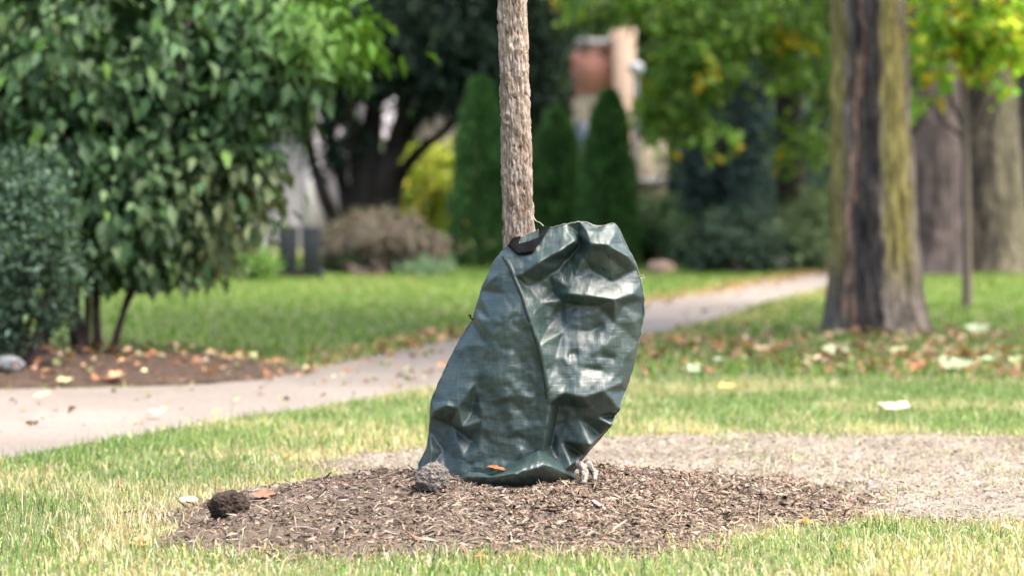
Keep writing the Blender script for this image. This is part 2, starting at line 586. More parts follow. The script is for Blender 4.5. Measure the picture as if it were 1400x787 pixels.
# ------------------------------------------------------------------ grass
def blades(name, n, xr, yr, keep, hgt, wid, colour, seed, label, lean=1.15, wedge=True):
    rng = np.random.default_rng(seed)
    y = np.sqrt(rng.uniform(yr[0] ** 2, yr[1] ** 2, n)) if wedge else rng.uniform(*yr, n)
    x = rng.uniform(-1, 1, n) * (xr * y if wedge else xr)
    p = np.stack([x, y], 1)
    k = keep(p, rng)
    p = p[k]; n = len(p)
    z = ground_z(p) - 0.004
    h = hgt(p, rng)
    az = rng.uniform(0, 2 * math.pi, n)
    ln = np.abs(rng.normal(0, lean, n)) + 0.08
    d = np.stack([np.cos(az), np.sin(az), np.zeros(n)], 1)
    ta = az + math.pi / 2 + rng.normal(0, 0.7, n)
    s = np.stack([np.cos(ta), np.sin(ta), np.zeros(n)], 1) * (wid(p, rng) * 0.5)[:, None]
    root = np.column_stack([p, z])
    mid = root + d * (h * 0.45 * np.sin(ln * 0.6))[:, None] + np.array((0, 0, 1)) * (h * 0.55 * np.cos(ln * 0.6))[:, None]
    tip = mid + d * (h * 0.5 * np.sin(np.minimum(ln * 1.6, 2.2)))[:, None] + np.array((0, 0, 1)) * (h * 0.5 * np.cos(np.minimum(ln * 1.6, 2.2)))[:, None]
    tip[:, 2] = np.maximum(tip[:, 2], z + 0.003)
    v = np.stack([root - s, root + s, mid + s * 0.85, mid - s * 0.85, tip], 1).reshape(-1, 3)
    b = np.arange(n)[:, None] * 5
    c = colour(p, rng)
    o = np_mesh(name, v, [b + np.array([[0, 1, 2, 3]]), b + np.array([[3, 2, 4]])], M['grass'], col=np.repeat(c, 5, 0))
    return tag(o, label, 'grass', kind='stuff')

def bare(p):
    """0 on turf, 1 on the mound and bare soil, soft and ragged edges"""
    wob = (fbm(p * 4, 51, 3) - 0.5) * 0.4 + (fbm(p * 14, 53, 2) - 0.5) * 0.2
    s = signed(p, SOIL) + wob * 0.7
    b = sstep(0.06, -0.10, s)
    m = sstep(1.08, 0.90, mound_r(p) + wob * 0.38)
    return np.maximum(b, m)

def dry(p):
    d = fbm(p * 2.2, 61, 4)
    front = sstep(7.6, 6.2, p[:, 1])
    edge = np.clip(sstep(0.28, 0.0, np.abs(signed(p, SOIL))) + sstep(0.25, 0.0, np.abs(mound_r(p) - 1.0)), 0, 1)
    return np.clip(sstep(0.44, 0.68, d) * 0.5 + front * 0.13 + edge * 0.30, 0, 0.85)

def turf_colour(p, rng):
    n = len(p)
    g = palette(rng, n, [(0.115, 0.205, 0.052), (0.19, 0.295, 0.09), (0.34, 0.43, 0.22), (0.05, 0.10, 0.028)], [4, 4, 2.5, 3])
    s = palette(rng, n, [(0.50, 0.42, 0.26), (0.66, 0.59, 0.42), (0.34, 0.24, 0.13)], [4, 4, 2])
    is_dry = rng.random(n) < dry(p)
    return np.where(is_dry[:, None], s, g)

def keep_near(p, rng):
    k = in_poly(p, ISLAND)
    d = 1 - bare(p)
    d = np.maximum(d, 0.010 + 0.28 * sstep(0.60, 0.70, fbm(p * 5.5, 73, 2)))
    d = d * np.where(mound_r(p) < 0.78, 0, 1)
    return k & (rng.random(len(p)) < d * (0.45 + 0.9 * fbm(p * 3.3, 71, 3)))

def h_near(p, rng):
    f = fbm(p * 2.0, 81, 3)
    return rng.uniform(0.010, 0.046, len(p)) * (0.5 + 1.0 * f) * np.where(bare(p) > 0.5, 0.6, 1) * np.where(rng.random(len(p)) < 0.02, 1.9, 1)
blades('grass', 420000, 0.30, (4.6, 11.4), keep_near, h_near, lambda p, r: r.uniform(0.0014, 0.0034, len(p)), turf_colour, 1,
       'short sunlit grass with dry straw around the mulch mound')

def keep_straw(p, rng):
    return in_poly(p, ISLAND) & (mound_r(p) > 0.93) & (rng.random(len(p)) < (0.08 + 0.8 * dry(p)) * np.where(signed(p, SOIL) < -0.06, 0.25, 1.0))
def straw_colour(p, rng):
    return palette(rng, len(p), [(0.46, 0.38, 0.24), (0.62, 0.55, 0.40), (0.30, 0.22, 0.13)], [4, 3, 2])
blades('dry_grass', 60000, 0.28, (4.6, 11.0), keep_straw, lambda p, r: r.uniform(0.03, 0.085, len(p)), lambda p, r: r.uniform(0.0014, 0.003, len(p)), straw_colour, 3,
       'pale dead straw lying between the near grass blades', lean=2.2)

def keep_far(p, rng):
    k = ~in_poly(p, ISLAND) & ~in_poly(p, PATH) & ~(signed(p, BED) < 0.05)
    lit = np.where((p[:, 0] > -0.3) & (p[:, 1] < 15.5), 0.95, 1.0)
    return k & (rng.random(len(p)) < lit)
def far_colour(p, rng):
    n = len(p)
    g = palette(rng, n, [(0.10, 0.195, 0.034), (0.165, 0.275, 0.05), (0.06, 0.125, 0.022), (0.25, 0.33, 0.09)], [4, 4, 2, 1.5])
    s = palette(rng, n, [(0.40, 0.30, 0.15), (0.52, 0.40, 0.20)], [1, 1])
    edge = sstep(0.6, 0.0, poly_dist(p, PATH)) * 0.35
    return np.where((rng.random(n) < np.clip(edge + 0.12 * sstep(0.5, 0.7, fbm(p * 0.7, 91, 3)), 0, 1))[:, None], s, g)
blades('grass', 270000, 0.36, (10.0, 38), keep_far, lambda p, r: r.uniform(0.03, 0.065, len(p)), lambda p, r: r.uniform(0.006, 0.014, len(p)), far_colour, 2,
       'softly blurred green lawn grass beyond the path')

# ------------------------------------------------------------------ mulch chips, soil crumbs, leaf litter (nobody could count them)
def chips(name, pts, L, W, T, cols, weights, seed, mat, label, cat, tilt=0.35, pale=None):
    rng = np.random.default_rng(seed)
    n = len(pts)
    az = rng.uniform(0, 2 * math.pi, n)
    ax = np.stack([np.cos(az), np.sin(az), rng.normal(0, tilt, n)], 1); ax = unit(ax)
    up = unit(np.array((0, 0, 1.0)) + rng.normal(0, tilt, (n, 3)))
    sd = unit(np.cross(up, ax)); up = np.cross(ax, sd)
    l, w, t = L(rng, n)[:, None], W(rng, n)[:, None], T(rng, n)[:, None]
    a0, a1 = rng.uniform(0.25, 1, (n, 1)), rng.uniform(0.25, 1, (n, 1))
    c = pts + np.array((0, 0, 1)) * t * 0.3
    e0, e1 = c - ax * l * 0.5, c + ax * l * 0.5
    bend = up * l * rng.normal(0, 0.07, (n, 1))
    v = np.stack([e0 - sd * w * a0 * .5, e0 + sd * w * a0 * .5, e1 + sd * w * a1 * .5 + bend, e1 - sd * w * a1 * .5 + bend,
                  c - sd * w * .5 + up * t, c + sd * w * .5 + up * t * 0.9], 1).reshape(-1, 3)
    b = np.arange(n)[:, None] * 6
    f = np.concatenate([b + np.array([q]) for q in ((0, 4, 5), (0, 5, 1), (4, 3, 2), (4, 2, 5), (0, 3, 4), (1, 5, 2))])
    col = palette(rng, n, cols, weights, 0.22)
    if pale is not None:
        pk = (l[:, 0] > 0.020) & (rng.random(n) < 0.35)
        col[pk] = palette(rng, int(pk.sum()), [pale], [1], 0.2)
    return tag(np_mesh(name, v, f, mat, col=np.repeat(col, 6, 0)), label, cat, kind='stuff')

rng = np.random.default_rng(5)
p = rng.uniform((-1.15, 5.3), (1.15, 7.3), (120000, 2))
r = mound_r(p) + (fbm(p * 5, 7, 3) - 0.5) * 0.55
p = p[(rng.random(len(p)) < sstep(1.16, 0.95, r) * (0.35 + 0.85 * sstep(-0.5, 0.5, p[:, 0])))]
pts = np.column_stack([p, ground_z(p)])
chips('mulch', pts, lambda r, n: np.where(r.random(n) < 0.06, r.uniform(0.025, 0.075, n), 0.002 + r.gamma(1.0, 0.0085, n)), lambda r, n: 0.001 + r.gamma(1.3, 0.0024, n), lambda r, n: r.uniform(0.001, 0.005, n),
      [(0.105, 0.073, 0.052), (0.155, 0.113, 0.084), (0.225, 0.175, 0.135), (0.042, 0.029, 0.021)], [5, 5, 3.5, 3], 6, M['chips'],
      'shredded brown bark mulch heaped around the young tree', 'mulch', pale=(0.25, 0.20, 0.165))
p = rng.uniform((-1.2, 5.9), (3.2, 8.7), (42000, 2))
p = p[(signed(p, SOIL) + (fbm(p * 5, 41, 3) - 0.5) * 0.25 < 0.05) & (mound_r(p) > 0.9)]
pts = np.column_stack([p, soil_h(p)])
chips('soil_crumbs', pts, lambda r, n: 0.003 + r.gamma(1.2, 0.0045, n), lambda r, n: 0.0015 + r.gamma(1.4, 0.002, n), lambda r, n: r.uniform(0.0005, 0.004, n),
      [(0.20, 0.155, 0.12), (0.27, 0.22, 0.175), (0.42, 0.37, 0.31), (0.11, 0.082, 0.065), (0.36, 0.30, 0.19)], [4, 4, 1, 3, 2], 8, M['chips'],
      'loose crumbs and straw scattered over the bare soil', 'soil')

def litter(name, p, seed, L, cols, weights, label):
    rng = np.random.default_rng(seed)
    n = len(p)
    pos = np.column_stack([p, ground_z(p) + rng.uniform(0.012, 0.045, n)])
    az = rng.uniform(0, 2 * math.pi, n)
    ax = np.stack([np.cos(az), np.sin(az), rng.normal(0.0, 0.25, n)], 1)
    nr = np.array((0, 0, 1.0)) + rng.normal(0, 0.4, (n, 3))
    LL = L * rng.uniform(0.5, 1.3, n)
    v, f = leaf_geo(pos, ax, nr, LL, LL * rng.uniform(0.5, 0.95, n), 0.2)
    c = palette(rng, n, cols, weights, 0.2)
    return tag(np_mesh(name, v, f, M['litter'], col=np.repeat(c, 5, 0)), label, 'leaves', kind='stuff')

LIT = [(0.32, 0.16, 0.08), (0.40, 0.24, 0.15), (0.17, 0.09, 0.055), (0.28, 0.31, 0.15), (0.48, 0.39, 0.26)]
p = np.column_stack([rng.uniform(-0.6, 5.5, 9000), rng.uniform(10.95, 16.5, 9000)])
k = ~in_poly(p, ISLAND) & (signed(p, PATH) > 0.03) & (p[:, 1] < 15.8)
k &= rng.random(len(p)) < (0.10 + 0.42 * sstep(0.45, 0.62, fbm(p * np.array((0.8, 1.6)), 101, 3))) * sstep(15.8, 14.0, p[:, 1])
litter('leaf_litter', p[k], 11, 0.065, LIT, [4, 3, 3, 2, 1.5], 'brown fallen leaves strewn on the grass before the big tree')
p = np.column_stack([rng.uniform(-3.4, -0.2, 3000), rng.uniform(9.9, 13.6, 3000)])
s = signed(p, BED)
k = (s < 0.12) & (rng.random(len(p)) < 0.30) | ((signed(p, PATH) < 0.5) & (p[:, 1] > 10.6) & (p[:, 0] > -1.6) & (rng.random(len(p)) < 0.16)) 
litter('leaf_litter', p[k], 12, 0.046, [tuple(0.9 * q for q in c) for c in LIT], [4, 3, 4, 2, 1.5], 'dead leaves scattered over the shrub bed and path edge')
p = np.column_stack([rng.uniform(-3.0, 3.6, 9000), rng.uniform(8.0, 24, 9000)])
k = (signed(p, PATH) < -0.02) & (rng.random(len(p)) < 0.05 + 0.30 * sstep(0.5, 0.7, fbm(p * 1.3, 107, 2)))
litter('leaf_litter', p[k], 14, 0.035, [(0.22, 0.15, 0.09), (0.30, 0.24, 0.14), (0.20, 0.24, 0.10), (0.12, 0.08, 0.055)], [3, 2, 2, 3], 'small leaf crumbs strewn along the concrete path').location.z = -0.008
# straw coloured leaf line along the far edge of the path
p = poly_world([(x, y + 2) for x, y in PATH_UP[7:15]])
p = polyline(p, 700) + rng.normal(0, 0.14, (700, 2))
litter('leaf_litter', p, 13, 0.055, [(0.30, 0.17, 0.075), (0.36, 0.23, 0.10), (0.2, 0.11, 0.06)], [3, 3, 2], 'orange brown leaves gathered along the far path edge')

# ------------------------------------------------------------------ the young tree
TREE_D = 6.22
tb = at(715, 640, TREE_D); tb[2] = ground_z(np.array([[tb[0], tb[1]]]))[0] - 0.03
t = thing('young_tree', tb, 'young tree with flaky light brown trunk rising out of the green bag', 'tree')
KNOTS = [(1.21, 4.4, 0.020), (1.02, 5.2, 0.014)]
def bark_disp(T, s, c, rr):
    sh = T.shape
    z = c[..., 2]
    kn = 0
    for kz, ka, kr in KNOTS:
        dd = np.sqrt(((z - kz) / kr) ** 2 + (((T - ka + math.pi) % (2 * math.pi) - math.pi) * 0.037 / kr) ** 2)
        kn = kn + 0.0035 * np.exp(-(dd - 0.8) ** 2 * 5) - 0.003 * np.exp(-dd ** 2 * 4)
    p = np.stack([np.cos(T).ravel() * 4.2, np.sin(T).ravel() * 4.2, z.ravel() * 13], 1)
    a = fbm(p * 1.4, 3, 3)
    p2 = np.stack([np.cos(T).ravel() * 9, np.sin(T).ravel() * 9, z.ravel() * 34], 1)
    b = fbm(p2, 9, 3)
    plate = np.abs(a - 0.5) * 2
    pl = np.round(b * 7) / 7
    return ((pl - 0.5) * 0.010 + (b - 0.5) * 0.004 - np.clip(0.12 - plate, 0, 1) * 0.040 + (fbm(p * 0.3, 15, 2) - 0.5) * 0.010).reshape(sh) + kn
tp = [tb, at(713.5, 560, TREE_D), at(709, 330, TREE_D), at(704.5, 160, TREE_D), at(700.5, 0, TREE_D), at(697, -180, TREE_D), at(696, -500, TREE_D), at(700, -800, TREE_D)]
v, f = tube_geo(tp, [0.047, 0.0425, 0.0385, 0.037, 0.0355, 0.034, 0.030, 0.022], 110, 900, bark_disp)
axis_c = spline(np.array(tp), 900)
rc = np.linalg.norm(v[:-2] - np.repeat(axis_c, 110, 0), axis=1)
base_r = np.repeat(np.interp(np.linspace(0, 7, 900), np.arange(8), [0.047, 0.0425, 0.0385, 0.037, 0.0355, 0.034, 0.030, 0.022]), 110)
hh = np.clip((rc - base_r) / 0.007, -1, 1)
n3 = fbm(v[:-2] * 60, 77, 3)
big_ = fbm(v[:-2] * np.array((14, 14, 5)), 79, 3)
cc = np.array((0.15, 0.108, 0.082)) + (hh * 0.5 + 0.5)[:, None] * np.array((0.26, 0.225, 0.195)) + (n3 - 0.5)[:, None] * 0.28
cc = cc * (0.65 + 0.7 * big_)[:, None]
cc = np.vstack([np.clip(cc, 0.04, 0.7), [(0.2, 0.15, 0.1)] * 2])
np_mesh('trunk', v, f, M['bark'], t, col=cc, smooth=False)
top = np.array(tp[-2])
limbs = []
rl = np.random.default_rng(17)
for i in range(9):
    z0 = top[2] - 0.05 + i * 0.07
    a = i * 2.4
    L_ = rl.uniform(0.7, 1.1)
    b0 = np.array((np.interp(z0, [tp[-2][2], tp[-1][2]], [tp[-2][0], tp[-1][0]]), tp[-1][1], z0))
    e = b0 + np.array((math.cos(a) * L_ * 0.7, math.sin(a) * L_ * 0.7, L_ * 0.75))
    limbs.append(tube_geo([b0, (b0 + e) / 2 + np.array((0, 0, -0.08)), e], [0.013, 0.009, 0.004], 6, 8))
v, f = join_geo(limbs)
np_mesh('branches', v, f, M['twig'], t, smooth=True)
foliage('crown', [(top + np.array((0, 0, 1.0)), (0.85, 0.85, 0.95), 1)], 120, 14, 0.12, 0.09, 0.05,
        [(0.10, 0.19, 0.04), (0.17, 0.27, 0.06)], [1, 1], M['leaf_bright'], t, 171)

# ------------------------------------------------------------------ the watering bag
NU, NV = 200, 235
E_L = [(566, 662), (573, 634), (584, 610), (587, 590), (588, 570), (589, 550), (598, 527), (609, 503), (620, 480), (632, 458), (645, 438), (651, 420), (658, 397), (668, 372), (677, 354), (688, 341)]
E_R = [(770, 662), (782, 646), (800, 622), (822, 596), (841, 566), (856, 532), (866, 500), (873, 468), (880, 432), (881, 408), (877, 388), (871, 366), (864, 350), (855, 334), (847, 316), (841, 305)]
E_T = [(688, 341), (700, 331), (714, 324), (735, 315), (755, 311), (774, 306), (792, 303), (805, 307), (818, 311), (829, 307), (841, 305)]
E_B = [(566, 662), (600, 664), (640, 667), (680, 667), (720, 665), (770, 662)]
eL, eR, eT, eB = polyline(E_L, NV), polyline(E_R, NV), polyline(E_T, NU), polyline(E_B, NU)
U, V = np.meshgrid(np.linspace(0, 1, NU), np.linspace(0, 1, NV))
Q = ((1 - U)[..., None] * eL[:, None] + U[..., None] * eR[:, None] + (1 - V)[..., None] * eB[None] + V[..., None] * eT[None]
     - ((1 - U) * (1 - V))[..., None] * eB[0] - (U * (1 - V))[..., None] * eB[-1] - ((1 - U) * V)[..., None] * eT[0] - (U * V)[..., None] * eT[-1])
QX, QY = Q[..., 0], Q[..., 1]
q2 = np.stack([QX.ravel(), QY.ravel()], 1)

def seg_field(pts, q=None):
    """distance to a polyline in photo pixels, signed by side (+ right of travel), and position along it 0..1"""
    q = q2 if q is None else q
    pts = np.asarray(pts, float)
    best = np.full(len(q), 1e9); sd = np.zeros(len(q)); al = np.zeros(len(q))
    ln = np.concatenate(([0], np.cumsum(np.linalg.norm(np.diff(pts, axis=0), axis=1))))
    for i in range(len(pts) - 1):
        a, b = pts[i], pts[i + 1]
        ab = b - a; L2 = ab @ ab
        tt = np.clip(((q - a) @ ab) / L2, 0, 1)
        w = q - (a + tt[:, None] * ab)
        d = np.linalg.norm(w, axis=1)
        s = np.sign(ab[0] * w[:, 1] - ab[1] * w[:, 0])
        m = d < best
        best[m] = d[m]; sd[m] = s[m]; al[m] = (ln[i] + tt[m] * (ln[i + 1] - ln[i])) / ln[-1]
    return best, sd, al

def fold(pts, amp, w_r, w_l=None, end=0.15, q=None):
    """ridge (amp>0, towards the camera) or valley with its own width on either side, metres"""
    d, s, a = seg_field(pts, q)
    w = np.where(s > 0, w_r, w_r if w_l is None else w_l)
    fade = sstep(0, end, a) * sstep(1, 1 - end, a) if end else 1.0
    if end:
        fade = np.maximum(fade, 0.25) 
    k = d / w
    return amp * fade * np.exp(-np.power(k, 1.1))

# main facets of the slumped sheet: photo pixel and how far it stands out towards the camera (m)
FACETS = [
    # zip ridge
    (690, 352, .040), (702, 375, .070), (716, 402, .098), (725, 432, .118), (737, 468, .124), (748, 520, .124), (751, 545, .122), (747, 575, .118), (741, 612, .112), (738, 650, .105),
    # upper left panel, facing up
    (668, 385, .030), (683, 372, .045), (660, 410, .035), (690, 400, .070), (655, 434, .055), (690, 437, .108), (672, 436, .085),
    # left panel below the cross crease
    (640, 470, .045), (668, 470, .092), (700, 470, .106), (625, 510, .050), (650, 520, .082), (690, 520, .108), (720, 500, .104), (612, 545, .060), (660, 570, .082), (700, 570, .100), (722, 560, .100),
    (655, 610, .085), (690, 615, .095), (718, 610, .098), (660, 650, .10), (700, 650, .105),
    # pleats at the left foot
    (594, 560, .040), (612, 550, .075), (626, 553, .080), (618, 580, .022), (606, 615, .020), (632, 580, .075), (634, 620, .085), (645, 600, .048), (646, 560, .055), (590, 610, .045), (586, 640, .050), (610, 645, .060), (630, 650, .09),
    # under the handle and the deep tuck
    (705, 345, .048), (730, 332, .050), (755, 322, .045), (775, 316, .040), (712, 374, .085), (735, 359, .100), (762, 344, .092), (786, 328, .070),
    (722, 392, .060), (735, 385, .048), (750, 376, .034), (765, 366, .022), (757, 400, .028), (742, 412, .062), (789, 318, .010), (792, 335, .006), (778, 352, .010), (765, 352, .030),
    # right lobe
    (800, 314, .050), (806, 332, .088), (830, 334, .092), (858, 350, .055), (820, 316, .050), (840, 318, .040), (796, 352, .050), (812, 372, .042), (836, 384, .030), (866, 389, .018), (785, 378, .055), (778, 392, .070),
    (776, 399, .088), (800, 402, .094), (838, 408, .078), (864, 402, .035), (768, 410, .046), (790, 416, .050), (815, 418, .048), (850, 416, .036), (764, 428, .034),
    # wide right panel, facing up
    (748, 446, .064), (770, 450, .060), (800, 445, .062), (840, 440, .050), (866, 440, .026), (757, 490, .094), (785, 490, .098), (820, 490, .090), (852, 490, .045), (770, 532, .118), (795, 538, .128), (825, 530, .105), (850, 522, .052),
    # under it: hollow beside the zip ridge, then the lower right ridge
    (764, 552, .062), (785, 552, .070), (805, 552, .086), (758, 580, .048), (752, 608, .050), (775, 575, .058), (790, 568, .062), (768, 600, .060), (846, 556, .066), (834, 575, .084), (806, 604, .092), (780, 630, .095), (815, 565, .080), (768, 640, .095), (820, 592, .045),
]
FOLDS = [
    ([(690, 350), (702, 375), (716, 402), (725, 432), (737, 468), (747, 515), (751, 545), (747, 575), (741, 612)], 0.003, 18, 12, 0.10),
    ([(785, 449), (808, 451), (830, 440)], -0.016, 11, 8, 0.3),
    ([(772, 481), (792, 480)], -0.012, 10, 7, 0.3),
    ([(812, 484), (845, 488)], -0.012, 10, 7, 0.3),
    ([(788, 498), (822, 504), (838, 520)], -0.014, 12, 8, 0.3),
    ([(668, 440), (662, 470), (655, 500), (652, 560)], -0.008, 10, 10, 0.2),
    ([(668, 545), (705, 535), (738, 540)], 0.009, 8, 14, 0.3),
    ([(715, 600), (703, 625), (695, 650)], 0.014, 9, 12, 0.2),
    ([(700, 455), (694, 500), (688, 540)], 0.006, 12, 12, 0.3),
    ([(625, 490), (636, 470), (648, 452)], 0.008, 8, 10, 0.3),
    ([(822, 345), (845, 362), (862, 372)], -0.010, 9, 9, 0.3),
    ([(730, 345), (750, 335), (770, 330)], -0.008, 8, 8, 0.3),
]
from mathutils import geometry as mgeo
rim_pts = [(x, y, 0.004) for x, y in E_L[1:-1]] + [(x, y, 0.0) for x, y in E_R[1:-1]] + [(x, y, 0.020) for x, y in E_T[1:-1]] + [(E_L[0][0], E_L[0][1], .03), (E_R[0][0], E_R[0][1], .07), (E_T[0][0], E_T[0][1], .01), (E_T[-1][0], E_T[-1][1], 0.0)]
rim_pts += [(x, y, .10) for x, y in E_B[1:-1]] + [(540, 700, .03), (900, 700, .03), (540, 280, 0), (910, 280, 0), (540, 500, 0), (910, 500, 0)]
fp = FACETS + rim_pts
zl = [(x, y) for x, y, _ in fp]
cres = mgeo.delaunay_2d_cdt([Vector(q_) for q_ in zl], [(i, i + 1) for i in range(9)], [], 0, 1e-6)
cv = np.array([v_[:] for v_ in cres[0]]); ctri = np.array([f_[:] for f_ in cres[2]])
ch = np.array([fp[o_[0]][2] if o_ else 0.05 for o_ in cres[3]])
hgt = np.zeros(len(q2))
for a_, b_, c_ in ctri:
    A_, B2, C2 = cv[a_], cv[b_], cv[c_]
    den = (B2[1] - C2[1]) * (A_[0] - C2[0]) + (C2[0] - B2[0]) * (A_[1] - C2[1])
    if abs(den) < 1e-9: continue
    w0 = ((B2[1] - C2[1]) * (q2[:, 0] - C2[0]) + (C2[0] - B2[0]) * (q2[:, 1] - C2[1])) / den
    w1 = ((C2[1] - A_[1]) * (q2[:, 0] - C2[0]) + (A_[0] - C2[0]) * (q2[:, 1] - C2[1])) / den
    w2 = 1 - w0 - w1
    ins = (w0 >= -1e-6) & (w1 >= -1e-6) & (w2 >= -1e-6)
    hgt[ins] = (w0 * ch[a_] + w1 * ch[b_] + w2 * ch[c_])[ins]
EX = np.sin(math.pi * U) ** 0.55
edge_fade = np.clip(EX, 0, 1).ravel()
for pts_, amp, wr, wl, end in FOLDS:
    hgt += fold(pts_, amp, wr, wl, end)
def crumple(q, spacing, seed):
    """piecewise flat facets with sharp creases: difference of two nearest-point fields, about -1..1"""
    rg = np.random.default_rng(seed)
    lo, hi = q.min(0) - spacing, q.max(0) + spacing
    n_ = int((hi - lo).prod() / spacing ** 2)
    out = []
    for _ in range(2):
        c_ = rg.uniform(lo, hi, (n_, 2))
        best = np.full(len(q), 1e12)
        for cc_ in c_:
            best = np.minimum(best, ((q - cc_) ** 2).sum(1))
        out.append(best)
    return (out[0] - out[1]) / (spacing ** 2)
cr = crumple(q2 * np.array((1.25, 0.55)), 42.0, 7) * 0.0075 + crumple(q2 * np.array((1.0, 1.3)), 19.0, 8) * 0.0042 + crumple(q2 * np.array((1.3, 1.0)), 9.0, 9) * 0.0017
hgt = hgt + cr * (0.1 + 0.9 * edge_fade)
BAG_D = 6.16
H2 = hgt.reshape(NV, NU)
for _ in range(4):
    H2[1:-1, 1:-1] = 0.5 * H2[1:-1, 1:-1] + 0.125 * (H2[:-2, 1:-1] + H2[2:, 1:-1] + H2[1:-1, :-2] + H2[1:-1, 2:])
depth = BAG_D - H2
# back to world points
uu = (QX - 700) / FPX; vv = (393.5 - QY) / FPX
ry = math.cos(PITCH) + vv * math.sin(PITCH); rz = -math.sin(PITCH) + vv * math.cos(PITCH)
tt = BAG_D / ry        # the sheet is laid out at one distance, its relief pushes straight forward
P = np.stack([uu * tt, np.full_like(uu, BAG_D), CAM_H + rz * tt], -1)
P[..., 1] = depth

def relax(P, stretch=1.022, iters=70, pull=0.05, seed=0, bend=0.008):
    """position-based cloth: the sheet is a little longer than its frame, so it buckles into crisp wrinkles"""
    T = P.copy()
    rng = np.random.default_rng(seed)
    X = P.copy()
    nv, nu = P.shape[:2]
    g = fbm(np.stack(np.meshgrid(np.linspace(0, 13, nu), np.linspace(0, 14, nv)), -1).reshape(-1, 2), seed, 3).reshape(nv, nu) - 0.5
    X[1:-1, 1:-1, 1] += g[1:-1, 1:-1] * 0.006
    def rest(a, b): return np.linalg.norm(a - b, axis=-1) * stretch
    offs = [((0, 1), 1.0), ((1, 0), 1.0), ((1, 1), 0.6), ((1, -1), 0.6), ((0, 3), 0.25), ((3, 0), 0.25)]
    cons = []
    for (dr, dc), k in offs:
        r0, r1 = slice(0, nv - dr), slice(dr, nv)
        c0, c1 = (slice(0, nu - dc), slice(dc, nu)) if dc >= 0 else (slice(-dc, nu), slice(0, nu + dc))
        cons.append(((r0, c0), (r1, c1), rest(T[r0, c0], T[r1, c1]), k))
    fix = np.ones((nv, nu, 1)); fix[0] = fix[-1] = 0; fix[:, 0] = fix[:, -1] = 0
    for it in range(iters):
        D = np.zeros_like(X); W = np.zeros((nv, nu, 1))
        for A, B, r, k in cons:
            d = X[B] - X[A]
            L = np.linalg.norm(d, axis=-1, keepdims=True) + 1e-9
            c = d * ((L - r[..., None]) / L) * 0.5 * k
            D[A] += c; D[B] -= c
            W[A] += k; W[B] += k
        X += fix * D / (W * 0.55)
        lap = np.zeros_like(X)
        lap[1:-1, 1:-1] = (X[:-2, 1:-1] + X[2:, 1:-1] + X[1:-1, :-2] + X[1:-1, 2:]) / 4 - X[1:-1, 1:-1]
        X += fix * lap * bend
        X += fix * (T - X) * pull
    return X
P = relax(P)

bag_loc = np.array((P[0, :, 0].mean(), BAG_D, 0.09))
bag = thing('watering_bag', bag_loc, 'empty crumpled dark green tree watering bag slumped around the young trunk', 'bag')
# back half: a plainer sheet behind the trunk, sewn to the same rim
NU2, NV2 = 60, 70
iu, iv = np.linspace(0, NU - 1, NU2).round().astype(int), np.linspace(0, NV - 1, NV2).round().astype(int)
ub, vb = U[np.ix_(iv, iu)], V[np.ix_(iv, iu)]
B = P[np.ix_(iv, iu)].copy()
B[..., 1] = BAG_D + 0.115 * np.sin(math.pi * ub) ** 0.6 * (0.55 + 0.45 * sstep(1, 0.8, vb)) + (fbm(np.stack([ub, vb], -1).reshape(-1, 2) * 9, 5, 3).reshape(NV2, NU2) - 0.5) * 0.05 * np.sin(math.pi * ub)
rimm = (ub == 0) | (ub == 1)
B[rimm] = P[np.ix_(iv, iu)][rimm]
vf = P.reshape(-1, 3); vb_ = B.reshape(-1, 3)
ff = grid_faces(NV, NU)[:, ::-1][:, ::-1]
fb = grid_faces(NV2, NU2)[:, ::-1] + len(vf)
uvf = np.stack([vf[:, 0], vf[:, 2]], 1)
# weave coordinates follow the flat cloth
uvf = np.stack([(QX - 700) * 0.0021 + 0.012 * np.sin(QY / 60.0), (700 - QY) * 0.0021 + 0.010 * np.sin(QX / 70.0)], -1).reshape(-1, 2)
uvb = np.stack([vb_[:, 0], vb_[:, 2]], 1)
body = np_mesh('body', np.vstack([vf, vb_]), [ff, fb], M['bag'], bag, uv=np.vstack([uvf, uvb]), smooth=True)

Pf = P.reshape(-1, 3)
def on_bag(px, py, off=0.004):
    """front surface point of the bag under a photo pixel"""
    i = np.argmin((QX - px) ** 2 + (QY - py) ** 2)
    w = Pf[i].copy()
    a = at(px, py, w[1] - off)
    return a

def ribbon(name, inner, outer, off, mat, parent, thick=0.003, n=40, m=6, surf=on_bag, bridge=6):
    a, b = polyline(inner, n), polyline(outer, n)
    s = np.linspace(0, 1, m)
    q = a[:, None] * (1 - s)[None, :, None] + b[:, None] * s[None, :, None]
    f_ = np.array([[surf(x, y, off) for x, y in row] for row in q])
    # smooth the depth so that the strap bridges small wrinkles
    if not bridge:
        y = f_[..., 1]
        for _ in range(8):
            y[1:-1] = (y[:-2] + y[1:-1] + y[2:]) / 3
        y[:] = np.minimum(y, y.mean(1, keepdims=True) + 0.001)
    for _ in range(bridge):
        y = f_[..., 1]
        y[1:-1] = np.minimum(y[1:-1], (y[:-2] + y[2:]) / 2)
    bk = f_.copy(); bk[..., 1] += thick
    v = np.vstack([f_.reshape(-1, 3), bk.reshape(-1, 3)])
    g = grid_faces(n, m)
    k = n * m
    rim = [r * m for r in range(n)] + [(n - 1) * m + c for c in range(1, m)] + [r * m + m - 1 for r in range(n - 2, -1, -1)] + [c for c in range(m - 2, 0, -1)]
    rim = np.array(rim); nx = np.roll(rim, -1)
    side = np.stack([rim, nx, nx + k, rim + k], 1)
    return np_mesh(name, v, [np.vstack([g, g[:, ::-1] + k, side])], mat, parent, smooth=False)

